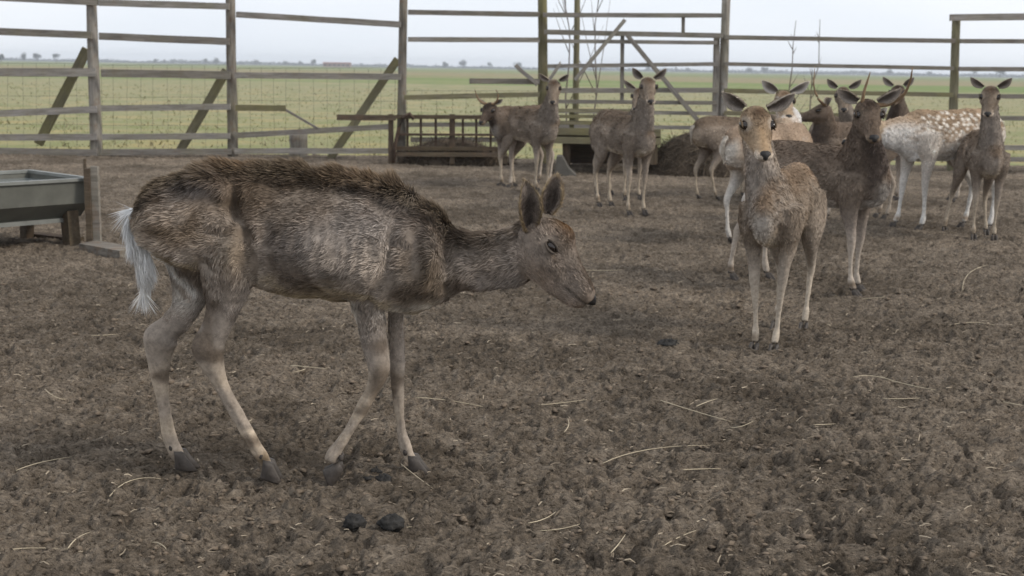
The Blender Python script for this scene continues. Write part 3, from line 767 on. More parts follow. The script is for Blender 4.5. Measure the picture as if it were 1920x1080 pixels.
def make_fur(name, me, par, N, flow, length, col, dens, lift, width, seed, tipcol=None, tipmix=.35, clump=22, jit=.25, kj=.55):
    g = np.random.default_rng(seed)
    me.calc_loop_triangles(); nt = len(me.loop_triangles); tri = np.empty(nt * 3, dtype=np.int32); me.loop_triangles.foreach_get('vertices', tri); tri = tri.reshape(-1, 3)
    P = get_v(me); Nn = get_n(me)
    ar = np.linalg.norm(np.cross(P[tri[:, 1]] - P[tri[:, 0]], P[tri[:, 2]] - P[tri[:, 0]]), axis=1) * dens[tri].mean(1)
    cum = np.cumsum(ar); ti = np.searchsorted(cum, g.random(N) * cum[-1]).clip(0, nt - 1)
    r1 = np.sqrt(g.random(N)); r2 = g.random(N); B = np.stack([1 - r1, r1 * (1 - r2), r1 * r2], -1)
    def itp(a): return (a[tri[ti]] * (B if a.ndim == 1 else B[:, :, None])).sum(1)
    p = itp(P); n = unit(itp(Nn)); fl = itp(flow); ln = itp(length) * (.6 + .7 * g.random(N)); c = itp(col); lf = itp(lift)
    nv = np.stack([vn3(p, clump, seed + k) for k in range(3)], -1) + .5 * np.stack([vn3(p, clump * 2.7, seed + 7 + k) for k in range(3)], -1)
    fl = fl + nv * kj + g.normal(size=(N, 3)) * jit
    fl = unit(fl - n * (fl * n).sum(1)[:, None])
    cl = vn3(p, clump * 1.3, seed + 31)
    lf = lf * (1 + .5 * cl) + .05 * g.normal(size=N)
    d = unit(fl + n * lf[:, None]); ln = ln * (1 + .25 * cl)
    ang = g.random(N) * math.pi; s0 = unit(np.cross(d, n)); s1 = np.cross(d, s0)
    sd = s0 * np.cos(ang * .6)[:, None] + s1 * np.sin(ang * .6)[:, None]; w = width * (.6 + .8 * g.random(N))
    root = p - n * .0015
    mid = root + d * (ln * .5)[:, None]
    tip = mid + unit(d + fl * .35 + nv * .25 - A([0, 0, .12])) * (ln * .5)[:, None]
    v = np.stack([root - sd * w[:, None], root + sd * w[:, None], mid + sd * (w * .7)[:, None], mid - sd * (w * .7)[:, None], tip], 1).reshape(-1, 3)
    o5 = np.arange(N) * 5
    loops = np.stack([o5, o5 + 1, o5 + 2, o5 + 3, o5 + 3, o5 + 2, o5 + 4], -1).ravel()
    starts = np.stack([np.arange(N) * 7, np.arange(N) * 7 + 4], -1).ravel()
    m2 = mesh_np(name, v, loops, starts, None)
    cl2 = vn3(p, clump * 3.6, seed + 41); cv = c * (1 + .18 * g.normal(size=N) + .42 * cl + .42 * cl2)[:, None].clip(.30, 1.9)
    tc_ = cv * 1.0 if tipcol is None else cv * (1 - tipmix) + (itp(tipcol)) * tipmix
    cv = cv * 1.32; tc_ = tc_ * 1.25; C5 = np.stack([cv * .85, cv * .85, cv, cv, tc_ * 1.05], 1).reshape(-1, 3)
    setcol(m2, 'Col', C5.clip(0.004, .9))
    nn = unit(n * 1.0 + s0 * g.normal(size=N)[:, None] * .28 + d * .12 + nv * .15)
    setvec(m2, 'nrm', np.repeat(nn, 5, 0))
    o = obj(name, m2, M['fur'], par); o['kind'] = 'stuff'
    return o
def finish_deer(D):
    """D: dict with root, body parts, head frame, style ... builds body mesh, parts and coat"""
    b = D['body']; st = D['style']; root = D['root']; vox = D['vox']; k = D['k']; kh = k * D.get('hk', 1.0)
    TV = np.concatenate(b.v); TT = np.concatenate(b.tan); reg = A(b.reg); ss = A(b.s); up = A(b.up)
    me = remesh(TV, b.f, vox); P = get_v(me); E = get_e(me)
    kd = kdtree.KDTree(len(TV))
    for i, v in enumerate(TV): kd.insert(v, i)
    kd.balance(); idx = np.fromiter((kd.find(p)[1] for p in P), dtype=np.int64, count=len(P))
    R = reg[idx]; Sp = ss[idx]; Up = up[idx]; T = TT[idx]
    hf, hu, hs = D['hF'], D['hU'], D['hS']; HL = D['hL']; hp = D['hP']
    wl = np.where((R == 2) | (R == 3) | (R == 4), .55, 1.0); wl = lap(wl, E, 4)
    P = lap(P, E, D.get('smooth', 5), .5, wl)
    # sculpting: gaussian pushes along the surface normal
    me.vertices.foreach_set('co', P.astype(np.float32).ravel()); me.update(); N0 = get_n(me)
    disp = np.zeros(len(P))
    for c, r, a in D.get('bumps', []):
        q = (P - A(c)) / A(r); disp += a * np.exp(-(q * q).sum(1))
    # head: brow ridges, cheek hollow, mouth line
    hc = P - A(hp); ht = hc @ hf / HL; hw = hc @ hs / kh; hh = hc @ hu / kh; inh = (R == 2)
    def hb(t, w, u, rt, rw, ru, a):
        nonlocal disp
        q = ((ht - t) / rt) ** 2 + ((np.abs(hw) - w) / rw) ** 2 + ((hh - u) / ru) ** 2; disp += np.where(R <= 2, a * k * np.exp(-q), 0) * (q < 9)
    hb(.27, .052, .045, .10, .018, .016, .010); hb(.37, .055, .008, .06, .02, .012, -.006); hb(.58, .036, -.004, .15, .012, .016, -.008); hb(.47, .05, -.022, .16, .016, .010, .006)
    hb(.36, .05, -.045, .16, .02, .03, .006); hb(.90, .026, -.004, .05, .012, .010, .005)
    mline = -.020 - .012 * (1 - ht.clip(.7, 1)) / .3
    disp += np.where(inh & (ht > .66), -.0035 * k * np.exp(-((hh - mline) / .004) ** 2) * sstep(.66, .74, ht), 0)
    disp += (.0045 * vn3(P, 16 / k, 3) + .0025 * vn3(P, 38 / k, 4)) * np.where(R <= 1, 1.0, .35) * k * D.get('rough', 1.0)
    disp += np.where((R >= 3) & (Sp > .45), -.0042 * k * np.exp(-((Up + .22) / .20) ** 2) * sstep(.45, .6, Sp), 0)
    P = P + N0 * disp[:, None]
    me.vertices.foreach_set('co', P.astype(np.float32).ravel()); me.update(); Nn = get_n(me)
    me.polygons.foreach_set('use_smooth', np.ones(len(me.polygons), dtype=bool))
    # coat colour
    col = np.empty((len(P), 3)); n1 = vn3(P, 9 / k, 11) + .5 * vn3(P, 22 / k, 12)
    def mixc(a, bcol, f): return a * (1 - f[:, None]) + A(bcol) * f[:, None]
    tor = np.tile(A(st['flank']), (len(P), 1)); pt = vn3(P * A([1, 1, 1.3]), 8 / k, 61) + .6 * vn3(P, 19 / k, 62); bl_ = st.get('backline', (.25, .8)); tor = mixc(tor, st['back'], sstep(bl_[0], bl_[1], Up + .18 * n1)); tor = tor * (1 + .30 * pt)[:, None].clip(.6, 1.4); tor = mixc(tor, st['belly'], sstep(-.55, -.85, Up + .12 * n1))
    if 'rump' in st: tor = mixc(tor, st['rump'], (1 - sstep(.04, .2, Sp)) * sstep(.75, .3, Up))
    if 'chest' in st: tor = mixc(tor, st['chest'], sstep(.84, .97, Sp) * sstep(.3, -.2, Up))
    nk = np.tile(A(st['neck']), (len(P), 1)); nk = mixc(nk, st['throat'], sstep(-.2, -.8, Up + .2 * n1)); nk = nk * (1 + .30 * vn3(P * A([1, 1, .25]), 60 / k, 19) * sstep(.2, -.5, Up))[:, None]; nk = mixc(nk, st['nape'], sstep(.3, .85, Up + .1 * n1))
    fl_ = np.tile(A(st['leg_up']), (len(P), 1)); fl_ = mixc(fl_, st['leg_lo'], sstep(.3, .72, Sp + .06 * n1)); inner = sstep(.1, .6, -Nn[:, 1] * np.sign(P[:, 1] + 1e-6)) if 'inner' in st else 0 * Sp
    if 'inner' in st: fl_ = mixc(fl_, st['inner'], inner * .7)
    fl_ = mixc(fl_, st['fetlock'], sstep(.87, .93, Sp) * (1 - sstep(.955, .99, Sp)) * sstep(-.2, .4, n1 + .1))
    fl_ = mixc(fl_, st['flank'], (1 - sstep(.08, .42, Sp)) * .95)
    hd = np.tile(A(st['head']), (len(P), 1))
    hd = mixc(hd, st['brow'], np.exp(-(((ht - .23) / .15) ** 2 + (hw / .038) ** 2)) * sstep(.005, .03, hh))
    hd = mixc(hd, st['muzzle'], sstep(.80, .93, ht) * sstep(.016, -.004, hh)); hd = mixc(hd, st['muzzle'], sstep(-.03, -.055, hh) * .75 * sstep(.1, .4, ht))
    hd = mixc(hd, st['bridge'], np.exp(-((hw / .017) ** 2)) * sstep(.4, .55, ht) * sstep(.0, .02, hh) * .8)
    eye_t, eye_u = D['eye'][0], D['eye'][1]
    er = np.sqrt(((ht - eye_t) * HL / kh / .030) ** 2 + ((hh - eye_u) / .022) ** 2); side = np.abs(hw) > .02
    hd = mixc(hd, st['eyering'], np.where(side, sstep(1.3, .85, er) * D.get('ring', .65), 0)); hd = mixc(hd, (.02, .016, .014), np.where(side, sstep(.66, .5, er), 0))
    tear = np.where(side, np.exp(-(((ht - eye_t - .12) / .05) ** 2 + ((hh - eye_u + .012) / .006) ** 2)), 0); hd = mixc(hd, st['back'], tear * .8)
    hd = mixc(hd, (.03, .025, .022), np.where(ht > .72, np.exp(-((hh - mline) / .0035) ** 2), 0) * .8)
    hd = hd * (1 + .10 * n1)[:, None]
    col = np.where((R == 0)[:, None], tor, np.where((R == 1)[:, None], nk, np.where((R == 2)[:, None], hd, fl_)))
    if D.get('recolor'): col = D['recolor'](P, Nn, R, Sp, Up, col, n1)
    col = lap(col, E, max(2, int(.05 * k / vox) if vox > .006 else 3), .5, np.where(R == 2, .12, 1.0)); col = col * (1 + .10 * n1)[:, None]
    if st.get('spots'):
        sg = np.random.default_rng(D['seed']); 
        q = P / k; m = 0
        for row, z in enumerate((.765, .738, .712, .686, .66, .634, .608)):
            for x in np.arange(-.44, .28, .045):
                x_ = x + sg.uniform(-.016, .016) + .028 * (row % 2); z_ = z + sg.uniform(-.012, .012) - .05 * ((x_ + .1) / .4) ** 2; r = sg.uniform(.006, .0125)
                m = np.maximum(m, np.exp(-(((q[:, 0] - x_) / (r * 1.25)) ** 2 + ((q[:, 2] - z_) / r) ** 2) ** 1.5))
        col = mixc(col, st['spots'], np.where(R == 0, m, 0) * .95)
    setcol(me, 'Col', col.clip(.005, .85)); me.materials.clear(); me.materials.append(M['skin'])
    obj('body', me, None, root)
    # eyes, nose
    for s in (-1, 1):
        c = A(hp) + hf * HL * eye_t + hu * eye_u * kh + hs * s * D['eye'][2] * kh; r = .0185 * kh * D.get('eyek', 1.0)
        ax = (hf, hs * s, hu); vs, fs = uv_ball(c, (r * 1.10, r, r * D.get('eyeh', .80)), 16, 10, ax); e = obj('eye', mesh_py('eye', vs, fs), M['eye'] if not D.get('pale_eye') else M['iris'], root)
        if D.get('pale_eye'):
            vs, fs = uv_ball(c + hs * s * r * .68 + hf * r * .1, (r * .50, r * .40, r * .30), 12, 8, ax); obj('pupil', mesh_py('pupil', vs, fs), M['eye'], e)
        # lids
        for sg, a0 in ((1, .62), (-1, -.62)):
            pts = [];
            for q in np.linspace(-1.25, 1.25, 9): pts.append(c + hf * r * 1.22 * math.sin(q) + hu * sg * r * (D.get('eyeh', .80) - .12) * math.cos(q) + hs * s * r * (.55 + .18 * math.cos(q)))
            lm = tube_mesh('eyelid', pts, [r * .10, r * .16, r * .2, r * .22, r * .24, r * .22, r * .2, r * .16, r * .10], 6)
            setcol(lm, 'Col', np.tile(A(st['head']) * (.45 if sg > 0 else .6), (len(lm.vertices), 1))); obj('eyelid', lm, M['ear'], root)
    kn = .9 * k * D.get('hk', 1.0) * D.get('nk', 1.0); c = A(hp) + hf * HL * D.get('nt', .972) + hu * D.get('nu', .001) * k; vs, fs = uv_ball(c, (.0175 * kn, .027 * kn, .019 * kn), 18, 12, (hf, hs, hu)); vs = A(vs)
    l = vs - c; a_, b_, h_ = l @ hf, l @ hs, l @ hu
    for s in (-1, 1):
        q = ((b_ - s * .0135 * k) / (.0065 * k)) ** 2 + ((h_ - .001 * k) / (.006 * k)) ** 2; vs = vs - np.outer(.010 * k * np.exp(-q) * (a_ > -.004), hf)
    vs = vs - np.outer(np.abs(b_) * .35, hf) ; vs = vs - np.outer(np.where(h_ < 0, -h_ * .45, h_ * .55), hf) 
    obj('nose', mesh_py('nose', vs, fs), M['nose'], root)
    # ears
    for i, (bp, ax, op, Ln, W) in enumerate(D['ears']):
        em, ax_ = ear_mesh(bp, ax, op, Ln, W, st, D.get('ear_cup', .85), i); eo = obj('ear', em, M['ear'], root)
        if D['fur'] > 20000:
            n = len(em.vertices); ec = np.empty(n * 4, dtype=np.float32); em.attributes['Col'].data.foreach_get('color', ec); ec = ec.reshape(-1, 4)[:, :3].astype(float)
            make_fur('ear_hair', em, eo, D['fur'] // 40, np.tile(ax_, (n, 1)), np.full(n, .012 * k), ec, np.ones(n), np.full(n, .35), .0009, 70 + i, ec * 1.3, .4)
    # hooves
    for p, f_, u_, s_ in D['hooves']: obj('hoof', hoof_mesh(p, f_, u_, s_, k * D.get('hoofk', .82)), M['hoof'], root)
    # tail
    tb = D['tail']; tp = cr([A(x) for x in tb], 10); w = cr(D['tailw'], 10)
    tm = tube_mesh('tail', [V(p) for p in tp], list(w), 10); nT = len(tm.vertices); tP = get_v(tm); tN = get_n(tm); tl = tP[:, :1] * 0 + np.linspace(0, 1, 10).repeat(10)[:, None][:nT]
    tc0 = A(st['tail']) * (1 - tl * .35) + A(st['tail_tip']) * tl * .35; setcol(tm, 'Col', tc0); to = obj('tail', tm, M['skin'], root)
    tf = np.tile(unit(np.diff(tp, axis=0))[[0, 1, 2, 3, 4, 5, 6, 7, 8, 8]].repeat(10, 0)[:nT], (1, 1))
    make_fur('tail_hair', tm, to, D.get('tailfur', 500), tf, np.full(nT, D.get('taillen', .05) * k), tc0, np.ones(nT), np.full(nT, .09), D.get('tailhw', .0012), 91, tc0, .2, 30, .10, .18)
    # antlers
    for pts, r in D.get('antlers', []):
        pp = cr([A(x) for x in pts], 14); rr = [r * (1.25 if i == 0 else 1.0) * (1 - .85 * (i / 13) ** 1.6) for i in range(14)]
        am = tube_mesh('antler', [V(p) for p in pp], rr, 9); obj('antler', am, M['antler'], root)
    # fur
    if D['fur']:
        flow = -T.copy(); leg = (R >= 3)[:, None]; flow = np.where(leg, T, flow); 
        gdown = np.tile(A([0, 0, -1.]), (len(P), 1)); flow = flow + gdown * np.where(leg, .2, np.where((R == 2)[:, None], .0, .42)); flow = lap(unit(flow), E, 6)
        ln = np.select([R == 0, R == 1, R == 2, R == 3, R == 4], [.017, .017, .011, .010, .011]) * k
        legf = np.where(R >= 3, 1 - .80 * sstep(.12, .45, Sp), 1.0); ln = np.where(R >= 3, .017 * k, ln) * legf
        lift = np.select([R == 0, R == 1, R == 2], [.30, .30, .24], .22); dens = np.select([R == 0, R == 1, R == 2], [1., 1.1, 2.2], 1.9)
        near_eye = inh & side & (er < 1.0); dens = np.where(near_eye | (inh & (ht > .95)), 0.0, dens)
        dens = np.where((R >= 3) & (Sp > .97), 0, dens)
        if D.get('furmod'): ln, lift, dens = D['furmod'](P, R, Sp, Up, ln, lift, dens)
        ln = lap(ln, E, 5); tipc = col * 1.35
        if D.get('tipcol'): tipc = D['tipcol'](P, R, Sp, Up, col)
        make_fur('fur', me, root, D['fur'], flow, ln, col, dens, lift, D['furw'], D['seed'] + 5, tipc, .55, 20 / k, .22, .5)


# coats -------------------------------------------------------------
def style(base, **kw):
    s = dict(ear_in=(.33, .29, .26), ear_rim=(.42, .36, .29), ear_dark=(.055, .046, .042), ear_out=(.16, .125, .095), tail=(.46, .42, .37), tail_tip=(.36, .29, .20), eyering=(.34, .28, .22), fetlock=(.12, .085, .055))
    s.update(base); s.update(kw); return s
GREY = dict(flank=(.185, .150, .120), back=(.125, .093, .068), belly=(.36, .31, .25), neck=(.165, .138, .114), throat=(.20, .17, .145), nape=(.13, .103, .08), head=(.185, .148, .115), brow=(.085, .055, .036),
            muzzle=(.44, .37, .30), bridge=(.15, .115, .085), leg_up=(.255, .215, .18), leg_lo=(.40, .335, .26), rump=(.30, .25, .20), chest=(.26, .22, .185))
BROWN = style(GREY)
TAN = style(GREY, flank=(.205, .163, .125), back=(.155, .112, .078), head=(.29, .215, .145), neck=(.25, .205, .165), throat=(.25, .215, .185), muzzle=(.52, .45, .38), bridge=(.29, .20, .12), eyering=(.48, .41, .34), leg_up=(.31, .265, .22), leg_lo=(.48, .41, .33), ear_in=(.36, .32, .29), ear_rim=(.50, .45, .38), chest=(.37, .33, .29), nape=(.18, .135, .095))
DARK = style(GREY, flank=(.175, .138, .108), back=(.135, .102, .078), belly=(.28, .25, .22), neck=(.13, .102, .082), throat=(.085, .067, .057), nape=(.135, .102, .078), head=(.15, .114, .088), brow=(.035, .024, .018), muzzle=(.22, .17, .125), bridge=(.10, .072, .052), eyering=(.13, .10, .075), leg_up=(.25, .21, .18), leg_lo=(.42, .36, .30), chest=(.26, .235, .21), rump=(.15, .12, .10), ear_out=(.09, .07, .055))
MENIL = style(GREY, flank=(.52, .47, .42), back=(.25, .18, .12), belly=(.66, .64, .61), neck=(.56, .53, .50), throat=(.62, .60, .58), nape=(.34, .26, .19), head=(.36, .28, .20), muzzle=(.55, .50, .45), bridge=(.30, .22, .15), brow=(.12, .08, .05), eyering=(.55, .50, .44), leg_up=(.52, .48, .44), leg_lo=(.62, .60, .57), chest=(.60, .58, .55), rump=(.58, .55, .51), spots=(.74, .69, .62), backline=(-.15, .25), inner=(.6, .58, .55), ear_in=(.5, .47, .44), ear_rim=(.62, .58, .52), ear_out=(.3, .24, .18), fetlock=(.30, .22, .15))


def herd_deer(label, anchor, yaw, k, st, poll, hyaw=0.0, hpitch=-18, legs=None, fur=0, vox=.011, antlers=None, seed=1, ear=(.72, .66, -.12), eark=.9, thin=1.0, hk=1.1, name='fallow_deer', group='fallow deer in the pen', neckfat=1.0, aim='front', bumps=()):
    """anchor: picture pixel of the ground midway between the front (or hind) hooves; yaw in degrees, 0 = towards +x, -90 = towards the camera"""
    a = gnd(*anchor); yr = math.radians(yaw); fx = {'front': .19, 'hind': -.31}[aim] * k
    base = V((a.x - math.cos(yr) * fx, a.y - math.sin(yr) * fx, 0)); base.z = gh(base.x, base.y)
    root = empty(name, base, yr); tag(root, label, 'deer', group)
    inv = (Matrix.Translation(base) @ Matrix.Rotation(yr, 4, 'Z')).inverted()
    pw = atY(poll[0], poll[1], a.y + poll[2]); pl = A(inv @ pw)
    tocam = V((CAM.x - pw.x, CAM.y - pw.y, 0)).normalized(); ha = math.atan2(tocam.y, tocam.x) + math.radians(hyaw)
    hp_ = math.radians(hpitch); hF = V((math.cos(ha) * math.cos(hp_), math.sin(ha) * math.cos(hp_), math.sin(hp_)))
    hU = V((-math.cos(ha) * math.sin(hp_), -math.sin(ha) * math.sin(hp_), math.cos(hp_)))
    r3 = inv.to_3x3(); hF, hU, hS = ortho(A(r3 @ hF), A(r3 @ hU))
    b = Body()
    tx = [(-.475, .67, .60, .03), (-.45, .725, .54, .075), (-.39, .768, .51, .105), (-.29, .79, .49, .122), (-.15, .792, .472, .13), (0, .782, .455, .134), (.12, .782, .45, .122), (.21, .79, .452, .100), (.28, .77, .47, .080), (.335, .725, .49, .060), (.37, .66, .55, .032)]
    q = cr([(x, z1, z0, w) for x, z1, z0, w in tx], 40) * k; cz = q[:, 2] + (q[:, 1] - q[:, 2]) * .46
    m = len(q); C = np.stack([q[:, 0], 0 * cz, cz], -1); S = np.tile(A([0, 1., 0]), (m, 1)); U = np.tile(A([0, 0, 1.]), (m, 1))
    b.loft(0, C, S, U, q[:, 3] * thin, q[:, 1] - cz, cz - q[:, 2], .30)
    # neck
    n0 = A([.19, 0, .59]) * k; n3 = pl - hF * .0 * k - hU * .012 * k; dist = np.linalg.norm(n3 - n0)
    n1 = n0 + unit((A([.50, 0, .65]) + (n3 - n0) / dist)[None])[0] * dist * .36; n2 = n3 - (unit((n3 - n0)[None])[0] * .6 + A([0, 0, .5]) - hF * .12) * dist * .30
    t = np.linspace(0, 1, 18)[:, None]; Cn = (1 - t) ** 3 * n0 + 3 * (1 - t) ** 2 * t * n1 + 3 * (1 - t) * t * t * n2 + t ** 3 * n3
    Tn = unit(np.gradient(Cn, axis=0)); f = t[:, 0]
    sref = (1 - sstep(.35, 1, f))[:, None] * A([0, 1., 0]) + sstep(.35, 1, f)[:, None] * hS; Sn = unit(sref - Tn * (sref * Tn).sum(1)[:, None]); Un = np.cross(Tn, Sn)
    if Un[0, 2] < 0 and Un[0, 0] > 0: Un = -Un
    # "up" of the neck is its nape side
    Un = np.where((Un @ A([-1., 0, .6]))[:, None] < 0, -Un, Un) if hF[0] > -.2 else Un * np.sign(Un[0] @ A([-1., 0, .6]))
    wn_ = (.052 * (1 - f) ** 1.15 + .046 * neckfat) * k; hn = (.105 * (1 - f) ** 1.1 + .060 * neckfat) * k
    b.loft(1, Cn, Sn, Un, wn_, hn, hn, .12)
    # head
    ht_, w_, tp_, bt_ = head_prof(k * hk); pr = lambda z: cr(z, 26)
    HL = .245 * k * hk; hpnt = pl - hF * .03 * k
    Ch = hpnt + np.outer(pr(ht_) * HL, hF); mh = 26
    b.loft(2, Ch, np.tile(hS, (mh, 1)), np.tile(hU, (mh, 1)), pr(w_), pr(tp_), pr(bt_), .10, 20, belly=.12)
    # legs
    hooves = []; legs = legs or [0, 0, 0, 0]
    for i, (s, front) in enumerate(((1, 1), (-1, 1), (1, 0), (-1, 0))):
        off = legs[i]; dx, dy = (off if isinstance(off, tuple) else (off, 0))
        if front:
            J = [(.20, .64, .085, .045, .085), (.195, .55, .080, .048, .088), (.185, .46, .052, .036, .082), (.19, .38, .036, .029, .078), (.193, .31, .029, .026, .076), (.190, .275, .026, .023, .075), (.186, .20, .0185, .017, .074), (.183, .125, .0185, .0175, .073), (.186, .09, .023, .021, .073), (.198, .05, .020, .020, .073)]
            piv = .60
        else:
            J = [(-.29, .66, .11, .055, .065), (-.27, .58, .115, .058, .082), (-.235, .49, .088, .05, .09), (-.27, .41, .055, .036, .085), (-.325, .34, .037, .027, .08), (-.352, .295, .032, .024, .078), (-.350, .24, .023, .019, .076), (-.338, .14, .0195, .0175, .075), (-.33, .095, .0235, .021, .075), (-.312, .05, .020, .020, .075)]
            piv = .62
        w0 = root.matrix_world
        fxy = V((J[-1][0] * k + dx * k, s * J[-1][4] * k + dy * k, 0)); wxy = Matrix.Translation(base) @ Matrix.Rotation(yr, 4, 'Z') @ fxy; gz = gh(wxy.x, wxy.y, .0) - base.z - .010
        J = A(J); fr = (1 - np.clip(J[:, 1] / piv, 0, 1)) ; px_ = J[:, 0] * k + dx * k * fr ** .9; pz = J[:, 1] * k + gz * fr; py_ = s * J[:, 4] * k + dy * k * fr
        Cc = cr(np.stack([px_, py_, pz], -1), 34); Tl = unit(np.gradient(Cc, axis=0)); Sl = np.tile(A([0, 1., 0]), (34, 1)); Sl = unit(Sl - Tl * (Sl * Tl).sum(1)[:, None]); Ul = np.cross(Tl, Sl)
        t_ = np.linspace(0, 1, 34); lf_ = 1 - .16 * sstep(.2, .5, t_) - .08 * sstep(.58, .68, t_) + .12 * sstep(.82, .9, t_); fa = cr(J[:, 2], 34) * k * lf_; la = cr(J[:, 3], 34) * k * lf_
        b.loft(3 if front else 4, Cc, Sl, Ul, la, fa, fa, 0, 14)
        hooves.append((Cc[-1] + A([.012 * k, 0, gz * 0 - .05 * k + .006]), A([1., 0, 0]), A([0, 0, 1.]), A([0, 1., 0])))
    ears = []
    for s in (1, -1):
        bp = hpnt + hF * HL * .07 + hU * .040 * k * hk + hS * s * .042 * k * hk; e = ear if not isinstance(ear[0], tuple) else ear[0 if s == 1 else 1]
        ax = hS * s * e[0] + hU * e[1] + hF * e[2]; op = hF * .9 + hS * s * .25 + hU * .15
        ears.append((bp, ax, op,  .138 * k * eark, .035 * k * eark))
    ants = []
    for pts, r in (antlers or []): ants.append(([hpnt + hF * HL * .10 + (hF * p[0] + hS * p[1] + hU * p[2]) * k for p in pts], r * k))
    tl = [A([-.455, 0, .70]) * k, A([-.482, .005, .67]) * k, A([-.484, .01, .61]) * k, A([-.472, .01, .54]) * k]
    D = dict(root=root, body=b, style=st, vox=vox, k=k, hF=hF, hU=hU, hS=hS, hL=HL, hP=hpnt, eye=(.33, .016, .050), ears=ears, hooves=hooves, tail=tl, tailw=[.014 * k, .015 * k, .011 * k, .003 * k], taillen=.028,
             antlers=ants, hk=hk, fur=fur, furw=.0016 * max(1, a.y / 5), seed=seed, smooth=3 if vox > .008 else 4, tailfur=260, tailhw=.002, bumps=[(A(c) * k, A(r) * k, v * k) for c, r, v in bumps] + [(A([.20, s * .12, .60]) * k, A([.07, .08, .10]) * k, .006 * k) for s in (1, -1)] + [(A([-.20, s * .14, .60]) * k, A([.06, .08, .07]) * k, -.012 * k) for s in (1, -1)] + [(A([-.30, s * .12, .70]) * k, A([.05, .06, .05]) * k, .007 * k) for s in (1, -1)])
    finish_deer(D)
    return root


